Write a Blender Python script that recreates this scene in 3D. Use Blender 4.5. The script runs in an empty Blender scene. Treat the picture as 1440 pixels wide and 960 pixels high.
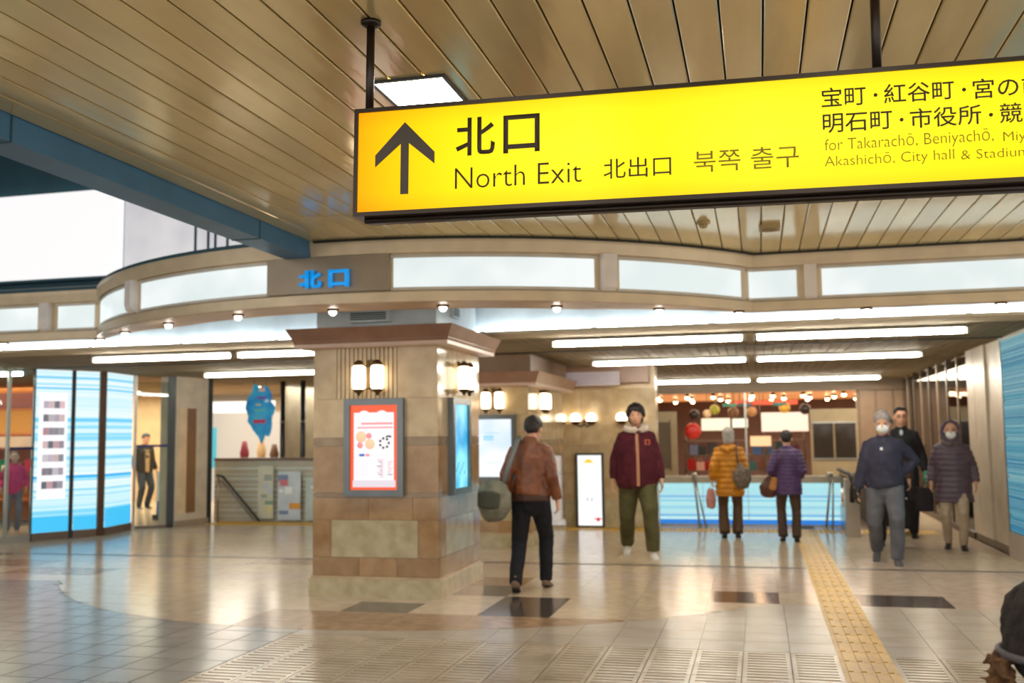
import bpy, bmesh, math, random
from mathutils import Vector, Matrix, noise
from math import pi, sin, cos, atan2, sqrt, radians
random.seed(7)
S = bpy.context.scene
C = S.collection

# ---------------------------------------------------------------- camera, world, light, exposure
F_PX, EYE = 1400.0, 1.5
_n = lambda v: v.normalized()
_Yc = _n(Vector((348, -128, -F_PX)))
_Zc = _n(_Yc.cross(Vector((-652, -140.3, -F_PX))))
if _Zc.y < 0: _Zc = -_Zc
_Xc = _Yc.cross(_Zc)
RW = Matrix((_Xc, _Yc, _Zc))            # camera axes -> world axes
cam_d = bpy.data.cameras.new('camera'); cam = bpy.data.objects.new('camera', cam_d); C.objects.link(cam)
cam.matrix_world = Matrix.Translation((0, 0, EYE)) @ RW.to_4x4()
cam_d.sensor_width = 36; cam_d.lens = 35; cam_d.clip_start = 0.05; cam_d.clip_end = 200
cam_d.dof.use_dof = True; cam_d.dof.focus_distance = 4.0; cam_d.dof.aperture_fstop = 2.5
S.camera = cam
S.view_settings.view_transform = 'Standard'; S.view_settings.look = 'None'
S.view_settings.gamma = 1; S.view_settings.use_curve_mapping = False
S.view_settings.exposure = 0.6
W = bpy.data.worlds.new('world'); S.world = W; W.use_nodes = True
W.node_tree.nodes['Background'].inputs[0].default_value = (1.0, 0.93, 0.84, 1)
W.node_tree.nodes['Background'].inputs[1].default_value = 1.05

def ray(x, y): return RW @ Vector((x-720, -(y-480), -F_PX))
def at_z(x, y, z=0.0): r = ray(x, y); t = (z-EYE)/r.z; return Vector((0, 0, EYE)) + t*r
def at_y(x, y, Y): r = ray(x, y); t = Y/r.y; return Vector((0, 0, EYE)) + t*r

# ---------------------------------------------------------------- materials
def lin(c):
    return tuple(((v/255)/12.92 if v/255 <= .04045 else (((v/255)+.055)/1.055)**2.4) for v in c[:3]) + (1,)
MATS = {}
DISP = 1/1.5157     # backlit prints are set against the exposure
def mat(name, rgb, rough=.5, metal=0, rgb2=None, scale=4, bump=0, bscale=30, spec=.5, rnd=0, detail=5, coat=0, stretch=None):
    if name in MATS: return MATS[name]
    m = bpy.data.materials.new(name); m.use_nodes = True; nt = m.node_tree; N = nt.nodes; L = nt.links
    p = N['Principled BSDF']
    p.inputs['Roughness'].default_value = rough; p.inputs['Metallic'].default_value = metal
    p.inputs['Specular IOR Level'].default_value = spec
    if coat: p.inputs['Coat Weight'].default_value = coat; p.inputs['Coat Roughness'].default_value = .08
    a = lin(rgb); b = lin(rgb2) if rgb2 else tuple(v*.86 for v in a[:3])+(1,)
    tc = N.new('ShaderNodeTexCoord'); src = tc.outputs['Object']
    if stretch:
        mp = N.new('ShaderNodeMapping'); mp.inputs['Scale'].default_value = stretch
        L.new(src, mp.inputs[0]); src = mp.outputs[0]
    if rnd:
        oi = N.new('ShaderNodeObjectInfo'); ad = N.new('ShaderNodeVectorMath'); ad.operation = 'ADD'
        mu = N.new('ShaderNodeMath'); mu.operation = 'MULTIPLY'; mu.inputs[1].default_value = 37
        L.new(oi.outputs['Random'], mu.inputs[0]); L.new(src, ad.inputs[0]); L.new(mu.outputs[0], ad.inputs[1]); src = ad.outputs[0]
    nz = N.new('ShaderNodeTexNoise'); nz.inputs['Scale'].default_value = scale; nz.inputs['Detail'].default_value = detail
    L.new(src, nz.inputs['Vector'])
    cr = N.new('ShaderNodeValToRGB'); cr.color_ramp.elements[0].position = .35; cr.color_ramp.elements[1].position = .65
    cr.color_ramp.elements[0].color = b; cr.color_ramp.elements[1].color = a
    L.new(nz.outputs['Fac'], cr.inputs[0]); out = cr.outputs[0]
    if rnd:
        hs = N.new('ShaderNodeHueSaturation'); mr = N.new('ShaderNodeMapRange')
        mr.inputs['To Min'].default_value = 1-rnd; mr.inputs['To Max'].default_value = 1+rnd
        L.new(oi.outputs['Random'], mr.inputs[0]); L.new(mr.outputs[0], hs.inputs['Value']); L.new(out, hs.inputs['Color']); out = hs.outputs[0]
    L.new(out, p.inputs['Base Color'])
    if bump:
        n2 = N.new('ShaderNodeTexNoise'); n2.inputs['Scale'].default_value = bscale; n2.inputs['Detail'].default_value = 4
        L.new(src, n2.inputs['Vector'])
        bp = N.new('ShaderNodeBump'); bp.inputs['Strength'].default_value = bump; bp.inputs['Distance'].default_value = .01
        L.new(n2.outputs['Fac'], bp.inputs['Height']); L.new(bp.outputs[0], p.inputs['Normal'])
    MATS[name] = m; return m
def glow(name, rgb, s=1.0, rgb2=None, scale=2):
    if name in MATS: return MATS[name]
    if s < 2: s *= DISP
    m = bpy.data.materials.new(name); m.use_nodes = True; nt = m.node_tree; N = nt.nodes; L = nt.links
    p = N['Principled BSDF']; p.inputs['Base Color'].default_value = lin(rgb) if s < 2 else (.8, .8, .8, 1)
    if s < 2: p.inputs['Base Color'].default_value = tuple(v*.15 for v in lin(rgb)[:3])+(1,)
    p.inputs['Roughness'].default_value = .3
    p.inputs['Emission Strength'].default_value = s
    p.inputs['Emission Color'].default_value = lin(rgb)
    if rgb2:
        tc = N.new('ShaderNodeTexCoord'); nz = N.new('ShaderNodeTexNoise'); nz.inputs['Scale'].default_value = scale
        cr = N.new('ShaderNodeValToRGB'); cr.color_ramp.elements[0].position = .4; cr.color_ramp.elements[1].position = .6
        cr.color_ramp.elements[0].color = lin(rgb2); cr.color_ramp.elements[1].color = lin(rgb)
        L.new(tc.outputs['Object'], nz.inputs['Vector']); L.new(nz.outputs['Fac'], cr.inputs[0]); L.new(cr.outputs[0], p.inputs['Emission Color'])
    MATS[name] = m; return m
def stripes_mat(name, strength, cols, scale=9.0, seed=0.0):
    """backlit print of horizontal bands: bands follow the height only"""
    if name in MATS: return MATS[name]
    m = bpy.data.materials.new(name); m.use_nodes = True; nt = m.node_tree; N = nt.nodes; L = nt.links
    p = N['Principled BSDF']; p.inputs['Roughness'].default_value = .7; p.inputs['Specular IOR Level'].default_value = .1
    p.inputs['Base Color'].default_value = (.03, .07, .09, 1)
    g = N.new('ShaderNodeTexCoord'); sx = N.new('ShaderNodeSeparateXYZ'); cb = N.new('ShaderNodeCombineXYZ')
    L.new(g.outputs['Object'], sx.inputs[0]); L.new(sx.outputs[2], cb.inputs[2]); cb.inputs[0].default_value = seed
    nz = N.new('ShaderNodeTexNoise'); nz.inputs['Scale'].default_value = scale; nz.inputs['Detail'].default_value = 3; nz.inputs['Roughness'].default_value = .75
    L.new(cb.outputs[0], nz.inputs['Vector'])
    cr = N.new('ShaderNodeValToRGB'); cr.color_ramp.interpolation = 'CONSTANT'
    e = cr.color_ramp.elements
    n = len(cols)
    for i, c in enumerate(cols):
        pos = .30 + .40*i/n
        if i < 2: el = e[i]; el.position = pos
        else: el = e.new(pos)
        el.color = lin(c)
    L.new(nz.outputs['Fac'], cr.inputs[0]); L.new(cr.outputs[0], p.inputs['Emission Color'])
    p.inputs['Emission Strength'].default_value = strength*DISP
    MATS[name] = m; return m
def glass_mat(name, tint=(225, 235, 235), t=.9):
    if name in MATS: return MATS[name]
    m = bpy.data.materials.new(name); m.use_nodes = True; nt = m.node_tree; N = nt.nodes; L = nt.links
    N.remove(N['Principled BSDF']); o = N['Material Output']
    tr = N.new('ShaderNodeBsdfTransparent'); tr.inputs[0].default_value = lin(tint)
    gl = N.new('ShaderNodeBsdfGlossy'); gl.inputs['Roughness'].default_value = .02
    fr = N.new('ShaderNodeFresnel'); fr.inputs[0].default_value = 1.45
    mx = N.new('ShaderNodeMixShader'); L.new(fr.outputs[0], mx.inputs[0]); L.new(tr.outputs[0], mx.inputs[1]); L.new(gl.outputs[0], mx.inputs[2])
    L.new(mx.outputs[0], o.inputs[0]); MATS[name] = m; return m

BLACK = mat('dark_bronze_frame', (46, 34, 26), .35, .3)
STEEL = mat('brushed_steel', (170, 168, 160), .3, .9)
DSTEEL = mat('dark_steel', (70, 74, 76), .35, .6)
CREAM = mat('cream_enamel_panel', (205, 192, 172), .35)
SLAT = mat('tan_metal_ceiling_slat', (240, 220, 164), .14, .3, (224, 202, 146), 1.2, bump=.25, bscale=2.2, rnd=.1, stretch=(4, .8, 1))
TEAL = mat('teal_painted_steel', (72, 124, 160), .45)
DTEAL = mat('dark_teal_wall_paint', (44, 84, 98), .55)
FASC = mat('grey_beige_metallic_paint', (226, 206, 172), .32, .1)
MARB = mat('beige_marble', (196, 174, 138), .12, 0, (178, 154, 116), 5, spec=.6, detail=8, rnd=.05)
MARB2 = mat('tan_marble', (170, 138, 98), .12, 0, (150, 116, 76), 6, spec=.6, detail=8, rnd=.07)
MARB3 = mat('pale_marble_panel', (192, 182, 150), .12, 0, (170, 156, 122), 7, spec=.6, detail=8)
MARB4 = mat('grey_brown_marble_band', (150, 128, 98), .12, 0, (132, 110, 82), 6, spec=.6)
CORN = mat('red_brown_cornice_stone', (150, 114, 92), .3, 0, (136, 100, 80), 5)
WHITEP = mat('pale_blue_grey_plaster', (215, 225, 228), .5)
BRONZE = mat('aged_bronze', (92, 70, 44), .35, .8)
LETTER = mat('dark_brown_lettering', (56, 44, 30), .6)
LETTER2 = mat('olive_lettering', (150, 128, 24), .6)
RUBBER = mat('black_rubber', (30, 29, 28), .7)

# ---------------------------------------------------------------- mesh helpers
def finish(name, bm, m, parent=None, loc=None, rotz=0, smooth=False, bevel=0):
    if bevel:
        try: bmesh.ops.bevel(bm, geom=[e for e in bm.edges if e.calc_face_angle(0) > .6], offset=bevel, segments=2, affect='EDGES', profile=.5)
        except Exception: pass
    me = bpy.data.meshes.new(name); bm.normal_update(); bm.to_mesh(me); bm.free()
    return link(name, me, m, parent, loc, rotz, smooth)
def link(name, me, m, parent=None, loc=None, rotz=0, smooth=False):
    if m is not None and len(me.materials) == 0: me.materials.append(m)
    if smooth: me.polygons.foreach_set('use_smooth', [True]*len(me.polygons))
    o = bpy.data.objects.new(name, me); C.objects.link(o)
    if parent is not None: o.parent = parent
    if loc is not None: o.location = loc
    if rotz: o.rotation_euler = (0, 0, rotz)
    return o
def bx(bm, x0, x1, y0, y1, z0, z1):
    vs = [bm.verts.new(p) for p in ((x0,y0,z0),(x1,y0,z0),(x1,y1,z0),(x0,y1,z0),(x0,y0,z1),(x1,y0,z1),(x1,y1,z1),(x0,y1,z1))]
    for f in ((3,2,1,0),(4,5,6,7),(0,1,5,4),(1,2,6,5),(2,3,7,6),(3,0,4,7)): bm.faces.new([vs[i] for i in f])
def box(name, x0, x1, y0, y1, z0, z1, m, parent=None, bevel=0, label=None):
    bm = bmesh.new(); bx(bm, min(x0,x1), max(x0,x1), min(y0,y1), max(y0,y1), min(z0,z1), max(z0,z1))
    o = finish(name, bm, m, parent, bevel=bevel)
    if label: o['label'] = label
    return o
def prism_into(bm, pts, z0, z1):
    a = [bm.verts.new((p[0], p[1], z0)) for p in pts]; b = [bm.verts.new((p[0], p[1], z1)) for p in pts]
    n = len(pts)
    bm.faces.new(a[::-1]); bm.faces.new(b)
    for i in range(n): bm.faces.new((a[i], a[(i+1)%n], b[(i+1)%n], b[i]))
def prism(name, pts, z0, z1, m, parent=None):
    bm = bmesh.new(); prism_into(bm, pts, z0, z1); bmesh.ops.recalc_face_normals(bm, faces=bm.faces)
    return finish(name, bm, m, parent)
def seg(name, p, q, z0, z1, t, m, parent=None, off=0.0):
    """vertical slab between plan points p and q, thickness t"""
    p = Vector(p[:2]); q = Vector(q[:2]); d = (q-p).normalized(); n = Vector((-d.y, d.x))
    a = p+n*off; b = q+n*off
    return prism(name, [a, b, b+n*t, a+n*t], z0, z1, m, parent)
def lathe_into(bm, prof, c=(0,0,0), n=20, ax='Z'):
    rings = []
    for r, z in prof:
        ring = []
        for i in range(n):
            a = 2*pi*i/n; v = (r*cos(a), r*sin(a), z)
            if ax == 'Y': v = (v[0], v[2], v[1])
            if ax == 'X': v = (v[2], v[0], v[1])
            ring.append(bm.verts.new((v[0]+c[0], v[1]+c[1], v[2]+c[2])))
        rings.append(ring)
    for a, b in zip(rings, rings[1:]):
        for i in range(n): bm.faces.new((a[i], a[(i+1)%n], b[(i+1)%n], b[i]))
    bm.faces.new(rings[0][::-1]); bm.faces.new(rings[-1])
def lathe(name, prof, m, parent=None, c=(0,0,0), n=20, ax='Z', loc=None):
    bm = bmesh.new(); lathe_into(bm, prof, c, n, ax); bmesh.ops.recalc_face_normals(bm, faces=bm.faces)
    return finish(name, bm, m, parent, loc, smooth=True)
def tube_into(bm, pts, r, n=10):
    pts = [Vector(p) for p in pts]; rings = []
    for i, p in enumerate(pts):
        d = (pts[min(i+1, len(pts)-1)]-pts[max(i-1, 0)]).normalized()
        u = d.cross(Vector((0,0,1)));
        if u.length < .1: u = d.cross(Vector((0,1,0)))
        u.normalize(); v = d.cross(u)
        rr = r[i] if isinstance(r, (list, tuple)) else r
        rings.append([bm.verts.new(p+u*rr*cos(2*pi*k/n)+v*rr*sin(2*pi*k/n)) for k in range(n)])
    for a, b in zip(rings, rings[1:]):
        for i in range(n): bm.faces.new((a[i], a[(i+1)%n], b[(i+1)%n], b[i]))
    bm.faces.new(rings[0][::-1]); bm.faces.new(rings[-1])
def tube(name, pts, r, m, parent=None, n=10):
    bm = bmesh.new(); tube_into(bm, pts, r, n); bmesh.ops.recalc_face_normals(bm, faces=bm.faces)
    return finish(name, bm, m, parent, smooth=True)
def ellip(name, c, r, m, parent=None, rot=None, n=12):
    bm = bmesh.new(); bmesh.ops.create_uvsphere(bm, u_segments=n+4, v_segments=n, radius=1)
    M = Matrix.Translation(c) @ (rot.to_4x4() if rot else Matrix()) @ Matrix.Diagonal((r[0], r[1], r[2], 1))
    bmesh.ops.transform(bm, matrix=M, verts=bm.verts)
    return finish(name, bm, m, parent, smooth=True)
def tag(o, label=None, cat=None, group=None, kind=None):
    if label: o['label'] = label
    if cat: o['category'] = cat
    if group: o['group'] = group
    if kind: o['kind'] = kind
    return o
def thing(name, label, cat, loc=(0,0,0), rotz=0, group=None):
    o = bpy.data.objects.new(name, None); C.objects.link(o); o.location = loc; o.rotation_euler = (0,0,rotz)
    o.empty_display_size = .1
    return tag(o, label, cat, group)
def struct(o): o['kind'] = 'structure'; return o
KIDS = {}
def copy_tree(o, label, loc=None, rotz=None, parent=None):
    c = o.copy(); C.objects.link(c)
    if parent is not None: c.parent = parent
    if label: c['label'] = label
    if loc is not None: c.location = loc
    if rotz is not None: c.rotation_euler = (0,0,rotz)
    for ch in list(o.children): copy_tree(ch, None, parent=c)
    return c
def group_children(root): return list(root.children)
def text_bm(s, bold=0.0, depth=.002, res=3):
    cu = bpy.data.curves.new('lettering', 'FONT'); cu.body = s; cu.resolution_u = res; cu.offset = bold
    o = bpy.data.objects.new('lettering', cu); C.objects.link(o)
    dg = bpy.context.evaluated_depsgraph_get(); me = bpy.data.meshes.new_from_object(o.evaluated_get(dg))
    bm = bmesh.new(); bm.from_mesh(me); bpy.data.meshes.remove(me); bpy.data.objects.remove(o); bpy.data.curves.remove(cu)
    return bm
def text(name, s, M, w, h, m, parent=None, bold=0.0, depth=.003, x0=0, y0=0, sx=None, descend=None):
    """text fitted to a w x h box whose lower left corner is (x0,y0) in frame M (x right, y up, z out)"""
    bm = text_bm(s, bold)
    xs = [v.co.x for v in bm.verts]; ys = [v.co.y for v in bm.verts]
    a, b, c, d = min(xs), max(xs), min(ys), max(ys)
    if descend is not None: c = 0.0; d = descend
    kx = w/(b-a) if sx is None else sx; ky = h/(d-c)
    for v in bm.verts: v.co = Vector((x0+(v.co.x-a)*kx, y0+(v.co.y-c)*ky, 0))
    r = bmesh.ops.extrude_face_region(bm, geom=list(bm.faces))
    for v in [g for g in r['geom'] if isinstance(g, bmesh.types.BMVert)]: v.co.z += depth
    bmesh.ops.transform(bm, matrix=M, verts=bm.verts); bmesh.ops.recalc_face_normals(bm, faces=bm.faces)
    return finish(name, bm, m, parent), kx
def frame_at(o, right, out):
    r = Vector(right).normalized(); u = Vector(out).normalized(); v = u.cross(r)
    M = Matrix((r, v, u)).transposed().to_4x4(); return Matrix.Translation(o) @ M

# ---------------------------------------------------------------- floor
CXF, CYF, RF = -3.6, 11.9, 4.5
def edge_floor(x):
    y = 9.19 if x > -3.6 else 9.45
    if abs(x-CXF) < RF: y = min(y, CYF-sqrt(RF*RF-(x-CXF)**2))
    return y
GROUT = mat('dark_floor_grout', (88, 78, 68), .6)
floor = struct(box('floor', -20, 6, -3, 26, -.3, -.012, GROUT))
TILE = mat('pale_floor_tile', (196, 182, 162), .22, 0, (172, 158, 138), 3, bump=.05, rnd=.05, spec=.5)
TILEL = mat('grey_floor_tile', (148, 145, 144), .2, 0, (134, 131, 130), 3, bump=.05, rnd=.07, spec=.5)
TILEB = mat('bright_floor_tile', (184, 174, 160), .24, 0, (172, 161, 146), 3, bump=.05, rnd=.04, spec=.3)
STONE = [mat('beige_polished_stone', (206, 188, 162), .17, 0, (190, 171, 146), 8, bump=.02, bscale=3, rnd=.05, detail=9, spec=.32),
         mat('brown_polished_stone', (170, 140, 110), .2, 0, (148, 120, 92), 9, bump=.02, bscale=3, rnd=.05, detail=9, spec=.32),
         mat('dark_grey_granite', (94, 84, 78), .13, 0, (72, 64, 60), 60, rnd=.05, detail=9),
         mat('pink_polished_stone', (202, 182, 166), .17, 0, (186, 166, 148), 8, bump=.02, bscale=3, rnd=.05, detail=9, spec=.32)]
def tile_poly(name, pts, m, parent, z=0.0):
    bm = bmesh.new(); prism_into(bm, pts, -.012, z); bmesh.ops.recalc_face_normals(bm, faces=bm.faces)
    return finish(name, bm, m, parent)
def tile_under(x0, x1, y0, y1, m, g=.004, name='tile', above=False):
    """tile cut by the curved seam: keeps the camera side (or the far side when above)"""
    x0 += g; x1 -= g; y0 += g; y1 -= g
    xs = [x0+(x1-x0)*i/4 for i in range(5)]
    if not above:
        top = [min(y1, edge_floor(x)-g) for x in xs]
        if max(top) <= y0+.01: return
        top = [max(t, y0+.002) for t in top]
        pts = [(x0, y0), (x1, y0)] + [(x, t) for x, t in zip(xs[::-1], top[::-1])]
    else:
        bot = [max(y0, edge_floor(x)+g) for x in xs]
        if min(bot) >= y1-.01: return
        bot = [min(t, y1-.002) for t in bot]
        pts = [(x, t) for x, t in zip(xs, bot)] + [(x1, y1), (x0, y1)]
    return tile_poly(name, pts, m, floor)
# grey tiles on the left of the seam at x = -3.5
y = 4.94
while y < 9.6:
    x = -3.56
    while x > -9.3:
        tile_under(x-.31, x, y, y+.33, TILEL, .0048); x -= .31
    y += .33
# bright plain tiles behind the slotted ones
PITCH = .309
for i in range(24):
    x0 = -3.557 + i*PITCH + (.021 if i > 13 else 0)
    if i == 13: continue
    for k in range(6): tile_under(x0, x0+PITCH, 7.22+k*.33, 7.22+(k+1)*.33, TILEB, .0018)
# slotted tiles: one mesh, linked copies
def slotted():
    bm = bmesh.new(); w, L, n = PITCH-.006, .745, 10
    bx(bm, 0, .028, 0, L, -.012, 0); bx(bm, w-.028, w, 0, L, -.012, 0)
    p = L/n
    for i in range(n): bx(bm, .028, w-.028, i*p+.02, (i+1)*p-.004 if i < n-1 else L, -.012, 0)
    me = bpy.data.meshes.new('slotted_tile'); bm.to_mesh(me); bm.free(); me.materials.append(TILE); return me
sl = slotted()
for r in range(4):
    for i in range(19):
        x0 = -3.557 + i*PITCH + (.021 if i > 13 else 0)
        if i == 13: continue
        link('slotted_tile', sl, None, floor, (x0+.003, 7.22-(r+1)*.752, 0))
# yellow tactile paving, line and cross strip
YEL = mat('yellow_tactile_tile', (214, 170, 58), .4, 0, (192, 148, 42), 6, rnd=.06)
def tactile(dots):
    bm = bmesh.new(); s = .33
    bx(bm, 0, .334, 0, .295, -.012, .002)
    if dots:
        for i in range(5):
            for k in range(5): lathe_into(bm, [(.014, .002), (.009, .007)], (.035+i*.065, .03+k*.058, 0), 6)
    else:
        for i in range(4): bx(bm, .03+i*.08, .062+i*.08, .012, .283, .002, .009)
    me = bpy.data.meshes.new('tactile_tile'); bm.to_mesh(me); bm.free(); me.materials.append(YEL); return me
tb, td = tactile(False), tactile(True)
k = 0
y = 4.6
while y < 15.5:
    link('tactile_tile', tb, None, floor, (.458, y, .0)); y += .3; k += 1
x = -3.1
while x < 2.5:
    for yy in (15.65, 15.95): link('tactile_tile', td, None, floor, (x, yy, .0))
    x += .35
for x in [-9.6+.35*i for i in range(6)]:
    for yy in (16.0, 16.3): link('tactile_tile', td, None, floor, (x, yy, .0))
# polished stone slabs between the curved seam and the dark line
def stone_kind(x, y):
    if .8 < x < 1.6 and 9.2 < y < 9.9: return 2
    r = sqrt((x-CXF)**2+(y-CYF)**2)
    if -4.2 < x < -1.0 and y < 8.55: return 1 if y < 8.2 else (2 if (int(math.floor(x/.62)) % 2 == 0 and x < -1.6) else 0)
    if r < RF+.2 and y < 9.6: return 0 if x < -4 else (2 if (int(math.floor(x/.62)+math.floor(y/.55)) % 4 == 0) else 0)
    if y < 9.8: return 3
    return (0, 3, 0, 1)[int(math.floor(x/1.24)+math.floor(y/.55)) % 4] if x < -1 else 3
def slab_cut(x0, x1, y0, y1, m):
    if x0 < .46 and x1 > .79: 
        if x0+.02 < .46: tile_under(x0, .46, y0, y1, m, .0012, 'stone_slab', True)
        if x1-.02 > .79: tile_under(.79, x1, y0, y1, m, .0012, 'stone_slab', True)
        return
    if x0 < .46 < x1: x1 = .46
    elif x0 < .79 < x1: x0 = .79
    elif x0 >= .455 and x1 <= .795: return
    tile_under(x0, x1, y0, y1, m, .0012, 'stone_slab', True)
ys = [7.2, 7.7, 8.22, 8.72, 9.22, 9.86, 10.45, 11.05, 11.62]
xs = [-12.9+.62*i for i in range(22)] + [.74+.82*i for i in range(5)]
for j in range(len(ys)-1):
    for i in range(len(xs)-1):
        xc, yc = (xs[i]+xs[i+1])/2, (ys[j]+ys[j+1])/2
        slab_cut(xs[i], xs[i+1], ys[j], ys[j+1], STONE[stone_kind(xc, yc)])
DLINE = mat('dark_expansion_joint', (34, 30, 28), .5)
box('joint_strip', -14, 4, 11.61, 11.69, -.012, .001, DLINE, floor)
ys = [11.69+.92*i for i in range(8)]
xs = [-12.8+.92*i for i in range(18)]
for j in range(len(ys)-1):
    for i in range(len(xs)-1):
        slab_cut(xs[i], xs[i+1], ys[j], ys[j+1], STONE[0] if (i*3+j) % 5 else STONE[3])
box('slab_field', -20, 6, 18.14, 26, -.012, -.001, STONE[0], floor)

# ---------------------------------------------------------------- near ceiling of tan slats
CX, CY, CR, CYL = -3.6, 12.4, 4.5, 9.68
def edge_fascia(x):
    y = CYL
    if abs(x-CX) < CR: y = min(y, CY-sqrt(CR*CR-(x-CX)**2))
    return y
CZ = 3.2
ceiling = struct(box('ceiling', -3.74, 6.2, -3, 9.9, CZ+.03, CZ+.08, mat('ceiling_void_black', (40, 34, 26), .9)))
SP = .1733
for i in range(57):
    x0 = -3.74 + i*SP
    ye = edge_fascia(x0+SP/2)+.06
    for a, b in ((-3, 2.2), (2.206, 6.97), (6.985, ye)):
        bm = bmesh.new()
        w0, w1 = x0+.004, x0+SP-.004
        # shallow pan with turned-up edges
        prof = [(w0, CZ+.022), (w0, CZ+.004), (w0+.006, CZ), (w1-.006, CZ), (w1, CZ+.004), (w1, CZ+.022)]
        va = [bm.verts.new((p[0], a, p[1])) for p in prof]; vb = [bm.verts.new((p[0], b, p[1])) for p in prof]
        for j in range(5): bm.faces.new((va[j], va[j+1], vb[j+1], vb[j]))
        bm.faces.new(va[::-1]); bm.faces.new(vb); bm.faces.new((va[0], vb[0], vb[5], va[5]))
        finish('slat', bm, SLAT, ceiling)
# square ceiling lights (one in view, the others unseen, added to brighten the floor)
def ceiling_light(x, y, label, n):
    t = thing('ceiling_light', label, 'ceiling light', (x, y, CZ), 0, None)
    bm = bmesh.new(); w, l = .17, .3
    for a in ((-w-.02, w+.02, -l-.02, -l), (-w-.02, w+.02, l, l+.02), (-w-.02, -w, -l, l), (w, w+.02, -l, l)): bx(bm, a[0], a[1], a[2], a[3], -.012, 0)
    finish('frame', bm, DSTEEL, t)
    box('diffuser', -w, w, -l, l, -.008, -.002, glow('led_ceiling_panel', (255, 246, 234), 12), t)
    return t
ceiling_light(-1.57, 4.66, 'bright white square ceiling light behind the yellow hanging sign', 0)
OC = ('left', 'second', 'third', 'fourth', 'right')
for j, y in enumerate((1.9, .1, -1.9)):
    for i, x in enumerate((-2.9, -1.2, .5, 2.2, 4.2)):
        ceiling_light(x, y, 'added unseen square ceiling light, %s of the %s row' % (OC[i], ('front', 'middle', 'rear')[j]), 1)['group'] = 'added unseen ceiling lights'
ceiling_light(4.6, 5.6, 'added unseen square ceiling light on the right', 1)
# two small round ceiling fittings
for q, lab in (((989, 312), 'small round beige smoke detector on the slatted ceiling below the sign'), ((1082, 318), 'larger beige ceiling speaker box to the right of the smoke detector')):
    p = at_z(q[0], q[1], CZ)
    t = thing('smoke_detector' if q[0] == 989 else 'ceiling_speaker', lab, 'detector' if q[0] == 989 else 'speaker', (p.x, p.y, CZ))
    BE = mat('beige_plastic', (178, 158, 110), .5)
    if q[0] == 989:
        lathe('base', [(.055, 0), (.055, -.015), (.04, -.02)], BE, t); lathe('sensor', [(.036, -.02), (.034, -.04), (.018, -.052)], BE, t)
    else:
        box('housing', -.085, .085, -.085, .085, -.03, 0, BE, t, .004); lathe('grille', [(.07, -.03), (.066, -.038), (.03, -.042)], mat('beige_mesh', (150, 130, 86), .6), t)

# ---------------------------------------------------------------- teal beam, atrium on the left
beam = struct(box('trim_1', -3.98, -3.745, -1, 7.95, 3.06, 3.34, TEAL, None, .004))
for yj in (4.3, 6.98): box('joint_strip', -3.985, -3.74, yj, yj+.012, 3.055, 3.2, DTEAL, beam)
wl = struct(box('wall_atrium', -16, -3.6, 12.1, 12.25, 3.0, 6.2, DTEAL))
struct(box('wall_atrium_left', -16.1, -16, 2, 12.1, 0, 6.2, DTEAL))
struct(box('ceiling_atrium', -16, -3.5, -1, 12.2, 6.2, 6.3, DTEAL))
struct(box('wall_atrium_side', -3.745, -3.7, -1, 9, 3.3, 6.2, DTEAL))
bb = thing('billboard_lightbox', 'large blank white backlit billboard above the left shop front', 'billboard', (-10.4, 12, 0))
gW = glow('white_billboard_face', (250, 248, 248), 1.0)
box('face', -2.6, 1.88, -.1, .0, 3.78, 5.0, gW, bb)
box('frame', -2.66, 1.92, -.08, .06, 3.74, 3.78, DTEAL, bb)
wp = thing('glowing_wall_panel', 'pale grey wall panel, given its own glow, with thin dark mullions right of the white billboard', 'wall panel', (-7.5, 12, 0))
box('panel', -.98, 2.8, -.04, .02, 3.74, 5.2, glow('pale_grey_wall_glow', (214, 212, 212), 1.0, (196, 194, 198), 1.2), wp)  # lit wall: the light on it is put in as emission
for q in (275, 293, 303, 320):
    p = at_y(q, 330, 11.95); box('mullion', p.x+7.5-.015, p.x+7.5+.015, -.06, -.04, 3.74, 5.2, DTEAL, wp)

# ---------------------------------------------------------------- curved fascia with light panels
def arc_pts(off, x0, x1, n=40):
    """points along the fascia line, shifted away from the viewer by off"""
    out = []
    for i in range(n+1):
        x = x0+(x1-x0)*i/n; out.append((x, x))
    return out
XL = CX-sqrt(CR**2-(CY-CYL)**2); XR = CX+sqrt(CR**2-(CY-CYL)**2)
def fpt(s, off):
    """s = x coordinate at off 0; concave corners at XL and XR"""
    if XL <= s <= XR:
        a = math.asin((s-CX)/CR); return Vector((CX+(CR-off)*sin(a), CY-(CR-off)*cos(a)))
    return Vector((s, CYL+off))
def sweep(name, ss, prof, m, parent):
    """prof = list of (off, z) closed section"""
    bm = bmesh.new(); rings = []
    fn = prof if callable(prof) else (lambda s: prof)
    for s in ss: rings.append([bm.verts.new((*fpt(s, o), z)) for o, z in fn(s)])
    n = len(fn(0))
    for a, b in zip(rings, rings[1:]):
        for i in range(n): bm.faces.new((a[i], b[i], b[(i+1)%n], a[(i+1)%n]))
    bm.faces.new(rings[0]); bm.faces.new(rings[-1][::-1]); bmesh.ops.recalc_face_normals(bm, faces=bm.faces)
    return finish(name, bm, m, parent)
def ss(a, b, step=.12):
    n = max(1, int(abs(b-a)/step)); r = [a+(b-a)*i/n for i in range(n+1)]
    for c in (XL, XR):
        if a < c < b: r += [c-1e-4, c+1e-4]
    return sorted(r)
XA, XB = -11.5, 4.5
fas = struct(sweep('trim_2', ss(XA, XB), [(.04, 2.70), (.04, 3.14), (.12, 3.14), (.12, 2.70)], FASC, None))
fas['label'] = 'curved grey-beige fascia band with backlit panels'
sweep('top_band', ss(XA, XB), [(0, 3.07), (-.02, 3.16), (-.02, 3.2), (.14, 3.2), (.14, 3.07)], FASC, fas)
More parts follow.
